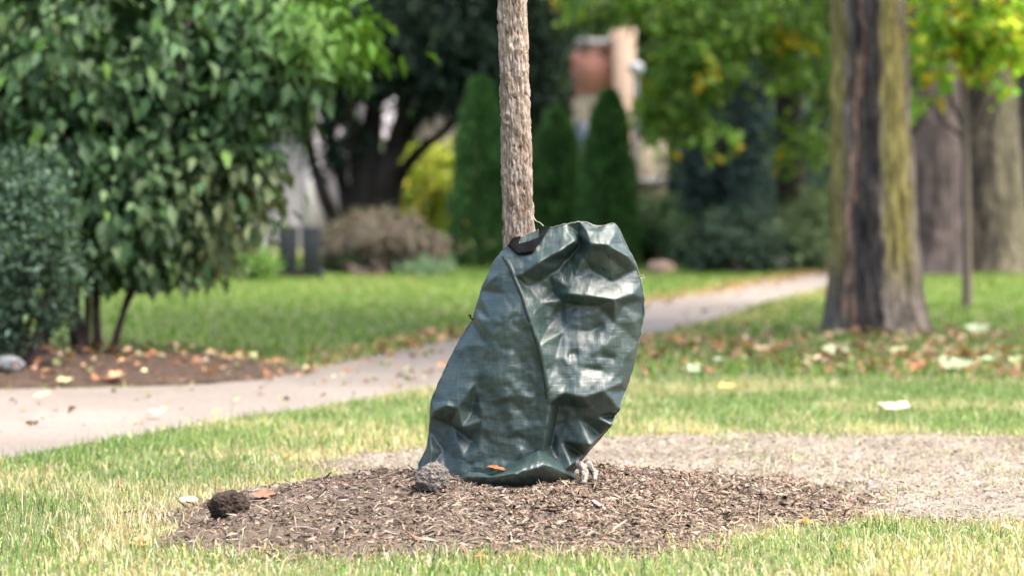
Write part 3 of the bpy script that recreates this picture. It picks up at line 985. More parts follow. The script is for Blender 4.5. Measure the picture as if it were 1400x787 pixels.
ribbon('handle', [(712, 322), (709, 333), (724, 329), (738, 323.5), (736.5, 311)], [(701, 325), (693.5, 336), (707, 347.5), (728, 345), (752.5, 309)], 0.007, M['strap'], bag, 0.004, 50, 6)
zc = polyline([(689, 349), (697, 362), (707, 385), (716, 406), (723, 430), (735, 466), (745, 508), (750, 543)], 50)
ribbon('zip_flap', zc + np.array((-4.0, 1.0)), zc + np.array((2.6, -0.7)), 0.0008, M['zip'], bag, 0.001, 90, 3, bridge=0)

# right and left sewn edges
def edge_tube(name, idx, r, mat):
    c = P[idx[0], idx[1]]
    c = c[::4] + rngb.normal(0, 0.0006, c[::4].shape)
    return tube(name, c, [r] * 2, mat, bag, 6, len(c) * 2)
rngb = np.random.default_rng(9)
edge_tube('seam', (slice(8, NV), NU - 1), 0.0022, M['hem'])
edge_tube('seam', (slice(8, NV), 0), 0.0016, M['hem'])
edge_tube('rim', (NV - 1, slice(0, NU)), 0.0018, M['hem'])

# skirt: the slack foot of the bag lying forward over the mulch
n = 110
r_back = polyline([(622, 652), (640, 645), (660, 648), (680, 640), (705, 628), (737, 612), (760, 625), (790, 652)], n)
r_top = polyline([(622, 655), (640, 645), (655, 645), (672, 650), (700, 640), (736, 618), (764, 632), (789, 653)], n)
r_mid = polyline([(624, 660), (640, 652), (656, 652), (680, 651), (705, 647), (742, 636), (768, 644), (789, 654)], n)
r_bot = polyline([(626, 666), (642, 673), (662, 671), (700, 667), (738, 661), (768, 656), (789, 655)], n)
s = np.linspace(0, 1, n)
env = np.sin(math.pi * s) ** 0.5
rows = []
dep = lambda base, amt: base - amt * env
front = np.array([on_bag(x, min(y, 640), 0.0)[1] for x, y in r_top])
front = np.convolve(np.pad(front, 12, 'edge'), np.ones(25) / 25, 'valid')
for row, dd in ((r_back, 0.0), (r_top, 0.045), (r_mid, 0.105), (r_bot, 0.060)):
    rows.append(np.array([at(x, y, d) for (x, y), d in zip(row, front + 0.01 - dd * env)]))
rows = np.array(rows)
m_ = 40
tq = np.linspace(0, 3, m_)
S = np.array([spline(rows[:, i], m_) for i in range(n)])
g = fbm(np.stack([np.repeat(s * 14, m_), np.tile(tq * 1.6, n)], 1), 301, 3).reshape(n, m_) - 0.5
S[..., 1] += g * 0.016 * env[:, None]
S[..., 2] += (fbm(np.stack([np.repeat(s * 22, m_), np.tile(tq * 2, n)], 1), 303, 2).reshape(n, m_) - 0.5) * 0.004 * env[:, None]
S = relax(S, 1.012, 50, 0.08, 4, 0.04)
np_mesh('skirt', S.reshape(-1, 3), grid_faces(n, m_), M['bag'], bag, uv=np.stack([S[..., 0], np.cumsum(np.full((n, m_), 0.003), 1)], -1).reshape(-1, 2), smooth=True)

# loose threads
def thread(pts, r=0.0006, mat='thread'):
    tube('thread', [at(*q) for q in pts], [r, r], M[mat], bag, 5, len(pts) * 5)
thread([(873, 378, 6.14), (880, 376, 6.12), (879, 383, 6.13), (876, 380, 6.12), (882, 379, 6.14)])
thread([(743, 309, 6.12), (738, 304, 6.14), (733, 302, 6.15), (729, 295, 6.16)], 0.0008)
thread([(790, 303, 6.14), (803, 304, 6.12), (812, 308, 6.12), (822, 309, 6.13)], 0.0008)
thread([(648, 437, 6.15), (643, 434, 6.14), (644, 431, 6.14), (640, 431, 6.14)], 0.0018, 'strap')

# ------------------------------------------------------------------ small things on the mound
def lump(name, c, size, mat, label, cat, seed, rough=0.35, squash=0.75, fine=0.0):
    import bmesh
    bm = bmesh.new()
    bmesh.ops.create_icosphere(bm, subdivisions=5, radius=1.0)
    v = np.array([q.co[:] for q in bm.verts])
    k = 1 + (fbm(v * 1.6 + seed, seed, 3) - 0.5) * 2 * rough + -np.abs(fbm(v * 3.5 + seed, seed + 5, 3) - 0.5) * rough * 1.6 + (fbm(v * 17, seed + 8, 2) - 0.5) * fine
    v = v * k[:, None] * np.array(size) * 0.5
    v[:, 2] = np.maximum(v[:, 2], -size[2] * 0.32)
    for q, co in zip(bm.verts, v): q.co = co
    me = bpy.data.meshes.new(name)
    bm.to_mesh(me); bm.free()
    me.materials.append(mat)
    o = bpy.data.objects.new(name, me); link(o)
    o.location = (c[0], c[1], c[2] + size[2] * 0.28)
    return tag(o, label, cat)
M['dark_clod'] = speckle_mat('dark_soil_clod', [(0.3, (0.018, 0.012, 0.009)), (0.7, (0.075, 0.052, 0.039))], 90, bmp=1.0, bdist=0.01)
M['grey_clod'] = speckle_mat('grey_clod', [(0.3, (0.085, 0.072, 0.064)), (0.55, (0.19, 0.168, 0.152)), (0.75, (0.32, 0.29, 0.265))], 90, bmp=1.0, bdist=0.01)
def on_ground(px, py):
    z = 0.0
    for _ in range(8):
        g_ = gnd(px, py, z); z = float(ground_z(g_[None, :2])[0])
    return np.array((g_[0], g_[1], z))
lump('soil_clod', on_ground(315, 706), (0.100, 0.085, 0.082), M['dark_clod'], 'dark brown clod of soil at the left edge of the mulch', 'clod', 3, 0.36, fine=0.10)
cl = on_ground(606, 664); cl[1] = 5.97
cl[2] = ground_z(cl[None, :2])[0]
cl[2] += 0.008
lump('soil_clod', cl, (0.090, 0.078, 0.084), M['grey_clod'], 'pale grey crumbly clod against the foot of the green bag', 'clod', 8, 0.30, fine=0.14)
M['pale_wood'] = speckle_mat('pale_weathered_wood', [(0.3, (0.13, 0.105, 0.085)), (0.6, (0.33, 0.30, 0.26)), (0.8, (0.46, 0.44, 0.40))], 60, bmp=0.6)
def pd(T, s_, c, rr): return (fbm(np.stack([np.cos(T).ravel() * 2, np.sin(T).ravel() * 2, s_.ravel() * 9], 1), 5, 3).reshape(T.shape) - 0.5) * 0.02
w = thing('root_piece', at(800, 655, 6.04), 'pale weathered root piece lying beside the right foot of the bag', 'wood')
tube('stem', [at(783, 628, 6.12), at(792, 634, 6.09), at(797, 640, 6.06), at(800, 652, 6.03), at(797, 660, 6.01)], [0.005, 0.009, 0.010, 0.008, 0.004], M['pale_wood'], w, 14, 40, pd)
tube('fork', [at(796, 640, 6.06), at(804, 634, 6.07), at(812, 645, 6.05), at(813, 655, 6.03)], [0.009, 0.008, 0.006, 0.003], M['pale_wood'], w, 12, 30, pd)

# ------------------------------------------------------------------ single fallen leaves that can be told apart
def fallen_leaf(px, py, wpx, col, label, seed, lobed=True, lift=0.02, tilt=0.12, group=None):
    rng = np.random.default_rng(seed)
    c = on_ground(px, py); c[2] += lift
    size = wpx / FPX * c[1]
    k = 48
    th = np.linspace(0, 2 * math.pi, k, endpoint=False)
    if lobed:
        rr = 0.72 + 0.24 * np.abs(np.cos(th * 2.5)) ** 1.2 + 0.05 * np.cos(th * 15)
        rr *= np.where(np.abs(th - math.pi) < 0.3, 0.6, 1)
    else:
        rr = 0.42 / np.sqrt((0.42 * np.cos(th)) ** 2 + np.sin(th) ** 2) * (1 + 0.03 * np.cos(th * 12))
    rings = []
    for q in (0.0, 0.35, 0.7, 1.0):
        x, y = rr * q * np.cos(th), rr * q * np.sin(th)
        z = 0.22 * (fbm(np.stack([x * 2 + seed, y * 2], 1), seed, 2) - 0.5) + 0.18 * q * q * np.abs(np.sin(th)) + 0.05 * np.abs(np.cos(th * 2.5)) * q
        rings.append(np.stack([x, y, z], 1))
    v = np.array(rings)
    a, tx, ty = rng.uniform(0, 6.28), rng.normal(0, tilt), abs(rng.normal(0, tilt)) - 0.12
    ca, sa = math.cos(a), math.sin(a)
    R = np.array([[ca, -sa, 0], [sa, ca, 0], [0, 0, 1]])
    Rx = np.array([[1, 0, 0], [0, math.cos(ty + .25), -math.sin(ty + .25)], [0, math.sin(ty + .25), math.cos(ty + .25)]])
    v = (v.reshape(-1, 3) * size * 0.55) @ R.T @ Rx.T
    vein = np.tile(1 + 0.12 * np.cos(th * 5), 4)
    cc = np.clip(np.array(col)[None] * vein[:, None] * rng.uniform(0.9, 1.1, (len(v), 1)), 0, 0.9)
    v[:, 2] -= min(0, v[:, 2].min() + lift)
    o = np_mesh('fallen_leaf', v + c, grid_faces(4, k, True), M['litter'], col=cc, smooth=True, origin=c)
    return tag(o, label, 'leaf', group)
FL = [
    (1306, 508, 46, (0.33, 0.40, 0.24), 'large pale green fallen leaf at the edge of the bright grass'),
    (1144, 488, 38, (0.45, 0.50, 0.30), 'pale green leaf lying in litter below the big trunk'),
    (1336, 457, 32, (0.42, 0.48, 0.30), 'light green leaf lying beyond the litter near the sapling'),
    (1311, 467, 26, (0.55, 0.36, 0.25), 'pinkish brown leaf lying in front of the sapling'),
    (1222, 567, 44, (0.52, 0.52, 0.40), 'large whitish leaf lying on the bright grass strip'),
    (946, 513, 30, (0.35, 0.46, 0.28), 'green leaf on the litter edge just right of the bag'),
    (982, 499, 16, (0.50, 0.56, 0.42), 'small bluish pale leaf on litter right of the bag'),
    (994, 538, 26, (0.42, 0.32, 0.10), 'curled yellow leaf on the bright grass strip'),
    (1226, 486, 22, (0.50, 0.48, 0.28), 'yellowish leaf below the right foot of the big trunk'),
    (1040, 484, 24, (0.55, 0.36, 0.24), 'tan leaf lying left of the big trunk'),
    (1352, 500, 26, (0.36, 0.44, 0.26), 'dull green leaf right of the largest pale leaf'),
    (1118, 497, 18, (0.62, 0.45, 0.33), 'small pinkish tan leaf in litter before the big trunk'),
    (392, 627, 14, (0.50, 0.20, 0.06), 'small orange brown leaf on grass left of the bag'),
    (258, 690, 26, (0.66, 0.58, 0.44), 'bleached cream leaf on grass beside the dark clod'),
    (360, 683, 32, (0.24, 0.14, 0.09), 'brown curled leaf just right of the dark clod'),
    (224, 596, 12, (0.52, 0.24, 0.09), 'tiny rust leaf on grass near the pavement edge'),
    (658, 757, 20, (0.55, 0.22, 0.07), 'orange leaf at the front edge of the mulch'),
    (1101, 700, 20, (0.58, 0.22, 0.07), 'bright orange leaf on the right end of the mulch'),
    (1377, 727, 20, (0.55, 0.33, 0.25), 'faded pink leaf in grass at the right frame edge'),
    (195, 748, 34, (0.40, 0.23, 0.11), 'flat brown leaf in grass at the left tip of the mulch'),
    (150, 494, 0, None, None),
    (90, 511, 24, (0.45, 0.42, 0.20), 'yellow green leaf on the dark bed under the shrub'),
    (160, 509, 24, (0.55, 0.30, 0.16), 'orange leaf on the dark bed below the shrub stems'),
    (58, 550, 22, (0.42, 0.52, 0.25), 'pale green leaf lying on the pavement by the bed'),
    (215, 574, 24, (0.58, 0.55, 0.34), 'pale yellow leaf on the pavement near the grass edge'),
    (296, 573, 12, (0.45, 0.50, 0.07), 'small lime leaf at the pavement edge'),
]
for i, (x, y, wpx, col, lab) in enumerate(FL):
    if lab:
        fallen_leaf(x, y, wpx, col, lab, 400 + i, lobed=wpx > 22, lift=0.012 if y > 600 else 0.03)
lf = fallen_leaf(678, 640, 22, (0.36, 0.16, 0.07), 'brown leaf caught in the fold at the bag foot', 455, lobed=False)
q = at(678, 640, rows[1][int(n * 0.34)][1] + 0.012)
lf.location = tuple(q)

# ------------------------------------------------------------------ left: shrub, evergreen bush, stone
SD = 12.55
def bl(px, py, d, rx, ry, rdep, w=1):
    """crown blob: centre under a pixel at distance d, radii in photo pixels at that distance (rdep in metres)"""
    k = d / FPX
    return (at(px, py, d), (rx * k, rdep, ry * k), w)
sb = gnd(124, 492); 
sh = thing('leafy_shrub', (sb[0], sb[1], 0), 'large multi-stemmed shrub with drooping dark green leaves in mulch bed', 'shrub')
rs = np.random.default_rng(31)
for i in range(11):
    x0 = 124 + rs.uniform(-32, 32)
    a = (x0 - 124) / 32 + rs.normal(0, 0.35)
    b0 = gnd(x0, 492 + rs.uniform(-3, 5)); b0[2] = 0.02
    e1 = at(x0 + a * 22, 425, b0[1] + rs.uniform(-0.1, 0.2)); e2 = at(x0 + a * 60, 330, b0[1] + rs.uniform(-0.3, 0.4))
    e3 = at(124 + a * 150, rs.uniform(20, 180), b0[1] + rs.uniform(-0.4, 0.5))
    rr0 = rs.uniform(0.014, 0.028)
    tube('stem', [b0, e1, e2, e3], [rr0 * 1.25, rr0, rr0 * 0.8, rr0 * 0.4], M['twig'], sh, 8, 24)
tube('stem', [gnd(48, 492), at(66, 455, SD - 0.2), at(88, 415, SD - 0.1), at(110, 380, SD)], [0.022, 0.02, 0.018, 0.014], M['twig'], sh, 8, 20)
SHC = [(0.029, 0.070, 0.026), (0.050, 0.108, 0.040), (0.074, 0.140, 0.056), (0.12, 0.185, 0.08), (0.09, 0.19, 0.035)]
def shrub_tint(pts, c, rng):
    # sunlight painted as paler leaves on the lower right side of the shrub, brighter yellow-green tips at the top right
    k = sstep(-1.95, -1.35, pts[:, 0]) * sstep(1.15, 0.85, pts[:, 2]) * (rng.random(len(pts)) < 0.65)
    c = c * (1 - k[:, None]) + k[:, None] * np.array((0.20, 0.235, 0.11)) * rng.uniform(0.7, 1.2, (len(pts), 1))
    k = sstep(-1.4, -0.9, pts[:, 0]) * sstep(1.4, 1.6, pts[:, 2])
    return c * (1 - k[:, None] * 0.7) + k[:, None] * 0.7 * np.array((0.12, 0.25, 0.025))
foliage('crown', [bl(150, 240, SD, 190, 150, 0.75, 4), bl(60, 150, SD, 200, 170, 0.7, 3), bl(340, 75, SD, 110, 95, 0.5, 2.2), bl(300, 230, SD, 62, 120, 0.45, 1.7), bl(120, 60, SD, 260, 140, 0.7, 3),
                  bl(165, 335, SD, 105, 55, 0.5, 1.6), bl(245, 305, SD, 42, 80, 0.35, 1.0), bl(150, -200, SD, 290, 160, 0.8, 3), bl(420, 60, SD - 0.1, 75, 70, 0.4, 1.3)],
        900, 26, 0.085, 0.088, 0.042, SHC, [4, 5, 4, 1.6, 0.9], M['leaf'], sh, 33, droop=0.75, shell=0.35, extra=shrub_tint, zmin=0.42, order=0.4)

EB = 11.2
eb = gnd(-10, 512)
ev = thing('evergreen_bush', (eb[0], eb[1], 0), 'dense blue-green evergreen bush at the left edge of the frame', 'bush')
for i, (x0, x1) in enumerate(((20, 40), (-5, 10), (-25, -40), (30, 70))):
    tube('stem', [at(x0, 508, EB), at((x0 + x1) / 2, 470, EB), at(x1, 360, EB)], [0.03, 0.024, 0.012], M['twig'], ev, 8, 16)
foliage('crown', [bl(10, 330, EB, 100, 100, 0.36, 4), bl(-80, 350, EB, 120, 110, 0.4, 3), bl(20, 260, EB, 70, 45, 0.3, 1.2), bl(30, 400, EB, 78, 52, 0.3, 1.5), bl(5, 468, EB, 35, 22, 0.15, 0.5)],
        420, 42, 0.038, 0.042, 0.016, [(0.045, 0.085, 0.056), (0.070, 0.120, 0.080), (0.105, 0.165, 0.115), (0.09, 0.16, 0.06)], [4, 5, 2.5, 0.7], M['needle'], ev, 35, droop=-0.2, shell=0.4)
M['stone'] = plain_mat('grey_stone', (0.13, 0.135, 0.145), 0.8, 0.3, 20)
lump('stone', on_ground(8, 505), (0.16, 0.14, 0.085), M['stone'], 'smooth grey stone under the evergreen bush at left edge', 'stone', 14, 0.2)

# low green plants at the lawn edge right of the shrub
def low_plant(px, py, d, rx, ry, cols, label, seed, name='leafy_plant', cat='plant', n=60, L=0.10, W=0.03, up=0.6, mat='leaf'):
    b = at(px, py, d); g0 = np.array((b[0], d, 0.0))
    o = thing(name, g0, label, cat)
    foliage('foliage', [bl(px, py, d, rx, ry, rx * d / FPX, 1)], n, 26, 0.07, L, W, cols, [1] * len(cols), M[mat], o, seed, droop=0, up=up, shell=0.3)
    kk = d / FPX
    st = [tube_geo([g0 + np.array((rs.normal(0, .05), rs.normal(0, .05), 0)), at(px + rs.uniform(-.5, .5) * rx, py, d)], [0.008, 0.005], 5, 5) for _ in range(4)]
    v, f = join_geo(st)
    np_mesh('stems', v, f, M['twig'], o)
    return o
G1 = [(0.06, 0.13, 0.03), (0.10, 0.19, 0.04)]
low_plant(346, 374, 25.5, 24, 22, [(0.09, 0.19, 0.04), (0.14, 0.26, 0.06)], 'low bright green plant at the lawn edge by the dark bins', 41)
low_plant(585, 378, 27.0, 26, 9, [(0.14, 0.22, 0.13), (0.2, 0.28, 0.18)], 'low grey-green plant edging the lawn below the brown shrub', 42, n=30)

# ------------------------------------------------------------------ background, left of the young trunk
# wheeled bins
def wheeled_bin(px, label):
    d = 26.6
    k = d / FPX
    b = gnd(px, 381); d = b[1]
    o = thing('wheeled_bin', (b[0], d, 0), label, 'bin', 'dark wheeled bins by the brown shrub')
    w, hgt_ = 13 * k, 66 * k
    X, Y = b[0], d
    def taper(z0, z1, w0, w1):
        v = np.array([(X + sx * ww, Y + sy * ww * 1.1, z) for z, ww in ((z0, w0), (z1, w1)) for sy in (-1, 1) for sx in (-1, 1)])
        return v, np.array([(0, 2, 3, 1), (4, 5, 7, 6), (0, 1, 5, 4), (2, 6, 7, 3), (0, 4, 6, 2), (1, 3, 7, 5)])
    v, f = taper(0.03, hgt_, w * 0.82, w); body_ = np_mesh('body', v, f, M['bin'], o)
    m = body_.modifiers.new('bevel', 'BEVEL'); m.width = 0.012; m.segments = 2
    v, f = taper(hgt_ + 0.003, hgt_ + 0.05, w * 1.08, w * 0.95); lid = np_mesh('lid', v, f, M['bin'], o)
    m = lid.modifiers.new('bevel', 'BEVEL'); m.width = 0.015; m.segments = 2
    tube('handle', [(X - w * 0.8, Y + w * 1.2, hgt_), (X, Y + w * 1.35, hgt_ + 0.01), (X + w * 0.8, Y + w * 1.2, hgt_)], [0.012, 0.012], M['bin'], o, 8, 10)
    for sx in (-1, 1):
        wh = tube('wheel', [(X + sx * (w * 0.88), Y - w * 0.55, 0.062), (X + sx * (w * 0.88 + 0.035), Y - w * 0.55, 0.062)], [0.062, 0.062], M['tyre'], o, 20, 4)
        hv, hf = tube_geo([(X + sx * (w * 0.88) - 0.004, Y - w * 0.55, 0.062), (X + sx * (w * 0.88 + 0.035) + 0.004, Y - w * 0.55, 0.062)], [0.03, 0.03], 14, 4)
        np_mesh('hub', hv, hf, M['hub'], wh, origin=np.array(o.location), smooth=True)
    return o
M['bin'] = plain_mat('dark_bin_plastic', (0.018, 0.022, 0.026), 0.5, 0.2, 6)
M['tyre'] = plain_mat('black_rubber', (0.012, 0.012, 0.013), 0.8, 0.2, 20)
M['hub'] = plain_mat('grey_blue_hub', (0.14, 0.17, 0.24), 0.5, 0.2, 20)
wheeled_bin(394, 'dark wheeled bin nearer the large shrub, left of the pair')
wheeled_bin(426, 'dark wheeled bin touching the brown shrub, right of the pair')

# brown lace-leaved shrub
def shrub(name, base, blobs, n_clump, per, cr_, L, W, cols, wts, label, seed, cat='shrub', mat='leaf', droop=0.3, up=0, shell=0.4, stems=6, bark='twig', extra=None, group=None, part='crown'):
    o = thing(name, (base[0], base[1], 0), label, cat, group)
    c0 = np.array(blobs[0][0]); r0 = np.array(blobs[0][1])
    rg = np.random.default_rng(seed + 900)
    for i in range(stems):
        e = c0 + rg.uniform(-0.5, 0.5, 3) * r0
        b0 = np.array((base[0] + rg.normal(0, 0.08), base[1] + rg.normal(0, 0.08), 0.0))
        tube('stem', [b0, (b0 + e) / 2 + rg.normal(0, 0.04, 3), e], [0.022, 0.016, 0.007], M[bark], o, 7, 12)
    foliage(part, blobs, n_clump, per, cr_, L, W, cols, wts, M[mat], o, seed, droop=droop, up=up, shell=shell, extra=extra)
    return o
d = 28.2
shrub('brown_shrub', gnd(520, 376), [bl(520, 330, d, 80, 34, 0.6, 3), bl(470, 335, d, 40, 36, 0.4, 1), bl(570, 338, d, 40, 30, 0.4, 1), bl(520, 308, d, 55, 20, 0.4, 1)],
      330, 34, 0.06, 0.09, 0.022, [(0.13, 0.10, 0.075), (0.19, 0.15, 0.115), (0.09, 0.085, 0.06), (0.10, 0.12, 0.075)], [4, 3, 3, 1.5], 'mounded purple-brown lace-leaved shrub at the lawn edge', 51, droop=0.7)
shrub('ground_shrub', gnd(500, 378), [bl(478, 360, d - .3, 46, 15, 0.3, 1), bl(560, 366, d - .3, 45, 9, 0.3, 0.7)], 60, 26, 0.05, 0.07, 0.03, [(0.03, 0.06, 0.025), (0.07, 0.12, 0.04)], [2, 1], 'dark green low growth under the brown shrub', 52)

# dark many-trunked yew behind it
d = 32.0
yb = gnd(505, 364)
yw = thing('yew_tree', (yb[0], d, 0), 'dark many-trunked tree with black-green crown behind the brown shrub', 'tree')
for x0, pts_, r_ in ((470, [(440, 262), (424, 205), (405, 120), (380, 20)], 0.10), (482, [(468, 250), (450, 180), (440, 90), (430, -60)], 0.10), (492, [(488, 230), (480, 140), (478, 40), (470, -80)], 0.12),
                     (505, [(505, 230), (512, 140), (520, 40), (520, -90)], 0.17), (520, [(528, 232), (556, 180), (588, 140), (640, 60)], 0.15), (528, [(545, 245), (575, 205), (610, 178), (660, 130)], 0.10), (512, [(520, 250), (540, 190), (565, 100), (585, 0)], 0.14)):
    base_ = np.array((at(x0, 364, d)[0], d, 0))
    tube('trunk', [base_, at((x0 + pts_[0][0]) / 2, 300, d)] + [at(x, y, d + rs.uniform(-.4, .4)) for x, y in pts_], [r_ * 1.1, r_, r_ * 0.9, r_ * 0.75, r_ * 0.55, r_ * 0.3], M['dark_bark'], yw, 10, 26)
foliage('crown', [bl(560, 20, d, 190, 120, 1.6, 5), bl(680, 50, d + 0.6, 95, 100, 1.3, 3.2), bl(460, 60, d, 110, 110, 1.2, 3), bl(590, -120, d, 260, 120, 1.8, 3), bl(630, 120, d, 70, 35, 0.8, 1.0), bl(470, 185, d + .3, 65, 45, 0.6, 0.5), bl(722, 130, d + 1.2, 48, 50, 0.6, 1.0)],
        900, 30, 0.15, 0.15, 0.05, [(0.010, 0.022, 0.016), (0.016, 0.034, 0.022), (0.026, 0.052, 0.030)], [4, 4, 2], M['needle'], yw, 53, droop=0.3, shell=0.3)

# yellow-green bush glowing behind the yew
d = 38
shrub('golden_bush', (at(595, 300, d)[0], d), [bl(592, 255, d, 45, 48, 0.6, 3), bl(560, 275, d, 28, 24, 0.4, 1), bl(610, 230, d, 24, 26, 0.4, 1), bl(580, 310, d, 60, 25, 0.5, 1.5)], 170, 26, 0.11, 0.12, 0.06,
      [(0.26, 0.30, 0.04), (0.34, 0.32, 0.045), (0.15, 0.22, 0.035)], [3, 2, 3], 'glowing yellow-green bush between the dark trunks and the conifer', 54, mat='leaf_bright')
# bright shrubs seen through the yew trunks
shrub('lime_bush', (at(515, 300, 40)[0], 40), [bl(512, 250, 40, 30, 55, 0.5, 1), bl(540, 290, 40, 30, 25, .4, .6)], 80, 24, 0.10, 0.11, 0.05, [(0.20, 0.34, 0.05), (0.13, 0.24, 0.04)], [1, 1], 'green bush glimpsed between the dark trunks', 55, mat='leaf_bright')

# columnar conifers
def columnar(px, top_y, base_y, wpx, d, label, seed):
    b = at(px, base_y, d)
    k = d / FPX
    o = thing('columnar_conifer', (b[0], d, 0), label, 'conifer', 'clipped columnar conifers behind the young tree')
    H = CAM_H + (HORIZON - top_y) * k
    R = wpx * 0.56 * k
    tube('trunk', [(b[0], d, 0), (b[0], d, H * 0.8)], [0.05, 0.015], M['dark_bark'], o, 8, 8)
    rg = np.random.default_rng(seed)
    n_ = 11000
    u = rg.random(n_) ** 0.85
    prof = np.where(u < 0.15, 0.80 + 1.33 * u, np.clip((1 - u) / 0.85, 0, 1) ** 0.43)
    prof = np.maximum(prof, 0.03)
    th = rg.uniform(0, 2 * math.pi, n_)
    lob = 1 + 0.34 * (fbm(np.stack([np.cos(th) * 2.2 + seed, np.sin(th) * 2.2, u * 9], 1), seed, 3) - 0.5) * 2
    rr_ = R * prof * lob * (1 - 0.28 * rg.random(n_) ** 2)
    z = 0.03 + u * (H - 0.03)
    pos = np.stack([b[0] + rr_ * np.cos(th), d + rr_ * np.sin(th), z - 0.03], 1)
    out_ = np.stack([np.cos(th), np.sin(th), np.zeros(n_)], 1)
    tw = th + math.pi / 2 + rg.normal(0, 0.9, n_)
    nr = np.stack([np.cos(tw), np.sin(tw), np.zeros(n_)], 1)
    ax = np.array((0, 0, 1.0)) + out_ * rg.uniform(0.1, 0.8, (n_, 1)) + rg.normal(0, 0.2, (n_, 3))
    v, f = leaf_geo(pos, ax, nr, rg.uniform(0.05, 0.13, n_), 0.04, 0.05)
    c = (0.6 + 0.8 * fbm(pos * 7, seed, 2))[:, None] * palette(rg, n_, [(0.04, 0.10, 0.032), (0.07, 0.165, 0.05), (0.11, 0.22, 0.065)], [4, 4, 1.5])
    np_mesh('crown', v, f, M['needle'], o, col=np.repeat(c, 5, 0))
    return o
columnar(657, 110, 366, 78, 30.5, 'columnar conifer left of the young trunk', 61)
columnar(761, 153, 362, 72, 31.5, 'shorter columnar conifer just right of the young trunk', 62)
columnar(832, 127, 366, 74, 30.3, 'tall columnar conifer right of the pair of green cones, above the bag lobe', 63)

# grey sided house on the left
M['siding'] = plain_mat('grey_siding', (0.26, 0.25, 0.26), 0.7, 0.15, 4)
M['trim'] = plain_mat('white_trim', (0.40, 0.40, 0.39), 0.5, 0.06, 6)
M['shingle'] = speckle_mat('grey_shingles', [(0.3, (0.17, 0.16, 0.17)), (0.7, (0.30, 0.29, 0.31))], 9, rough=0.9)
M['pane'] = plain_mat('dark_glass', (0.03, 0.04, 0.05), 0.08, 0.2, 3, 0, 0, 0.8)
d = 46.0
k = d / FPX
xl, xr = at(250, 300, d)[0], at(424, 300, d)[0]
hs = thing('grey_house', ((xl + xr) / 2, d, 0), 'grey sided house glimpsed between the large shrub and dark trunks', 'house')
wallh = 2.35
box('wall', (xl, d, 0), (xr, d + 6, wallh), M['siding'], hs)
for i in range(13):
    z = 0.02 + i * 0.18
    v, f = box_geo((xl + 0.01, d - 0.028, z), (xr - 0.12, d - 0.004, z + 0.172))
    v[[0, 1], 1] -= 0.014
    np_mesh('siding_board', v, f, M['siding'], hs)
box('corner_board', (xr - 0.11, d - 0.05, 0.0), (xr + 0.03, d + 0.1, wallh), M['trim'], hs)
v = np.array([(xl - .3, d - .35, wallh - 0.05), (xr + .3, d - .35, wallh - .05), (xr + .3, d + 3, wallh + 1.5), (xl - .3, d + 3, wallh + 1.5), (xr + .3, d + 6.3, wallh - .05), (xl - .3, d + 6.3, wallh - .05)])
v = np.vstack([v, v + np.array((0, 0, 0.12))])
np_mesh('roof', v, np.array([(0, 1, 2, 3), (3, 2, 4, 5), (6, 9, 8, 7), (9, 11, 10, 8), (0, 6, 7, 1), (5, 4, 10, 11), (1, 7, 8, 2), (2, 8, 10, 4), (0, 3, 9, 6), (3, 5, 11, 9)]), M['shingle'], hs)
wx = xl + (xr - xl) * 0.62
win = box('window', (wx - .45, d - 0.07, 0.95), (wx + .45, d - 0.045, 1.95), M['trim'], hs)
for ix in range(2):
    for iz in range(2):
        o_ = box('pane', (wx - .40 + ix * .41, d - 0.085, 1.0 + iz * .47), (wx - .40 + ix * .41 + .38, d - 0.072, 1.0 + iz * .47 + .43), M['pane'], win)
        o_.location = -np.array(hs.location) * 0
        o_.data.transform(__import__('mathutils').Matrix.Translation(-Vector(hs.location))) if np.allclose(win.location, 0) else None
# white garage behind the trunks
xl, xr = at(428, 300, 50)[0], at(525, 300, 50)[0]
gr_ = thing('white_garage', ((xl + xr) / 2, 50, 0), 'white garage wall glimpsed between the dark tree trunks', 'garage')
box('wall', (xl, 50, 0), (xr, 55, 2.1), M['trim'], gr_)
box('door', (xl + .25, 49.95, 0), (xr - .25, 49.994, 1.75), M['siding'], gr_)
v = np.array([(xl - .2, 49.7, 2.11), (xr + .2, 49.7, 2.11), (xr + .2, 52.5, 3.0), (xl - .2, 52.5, 3.0), (xr + .2, 55.3, 2.11), (xl - .2, 55.3, 2.11)])
v = np.vstack([v, v + np.array((0, 0, 0.1))])
np_mesh('roof', v, np.array([(0, 1, 2, 3), (3, 2, 4, 5), (6, 9, 8, 7), (9, 11, 10, 8), (0, 6, 7, 1), (5, 4, 10, 11), (1, 7, 8, 2), (2, 8, 10, 4), (0, 3, 9, 6), (3, 5, 11, 9)]), M['shingle'], gr_)
# tan house behind the golden bush
M['tan'] = plain_mat('tan_render', (0.15, 0.13, 0.09), 0.8, 0.12, 3)
xl, xr = at(570, 300, 54)[0], at(650, 300, 54)[0]
th_ = thing('tan_house', ((xl + xr) / 2, 54, 0), 'tan wall of a far house between the dark crown and the conifer', 'house')
box('wall', (xl, 54, 0), (xr, 59, 3.0), M['tan'], th_)
box('roof', (xl - .2, 53.8, 3.003), (xr + .2, 59.2, 3.2), M['shingle'], th_)
box('window', (xl + .45, 53.95, 1.0), (xl + .95, 53.994, 2.0), M['pane'], th_)

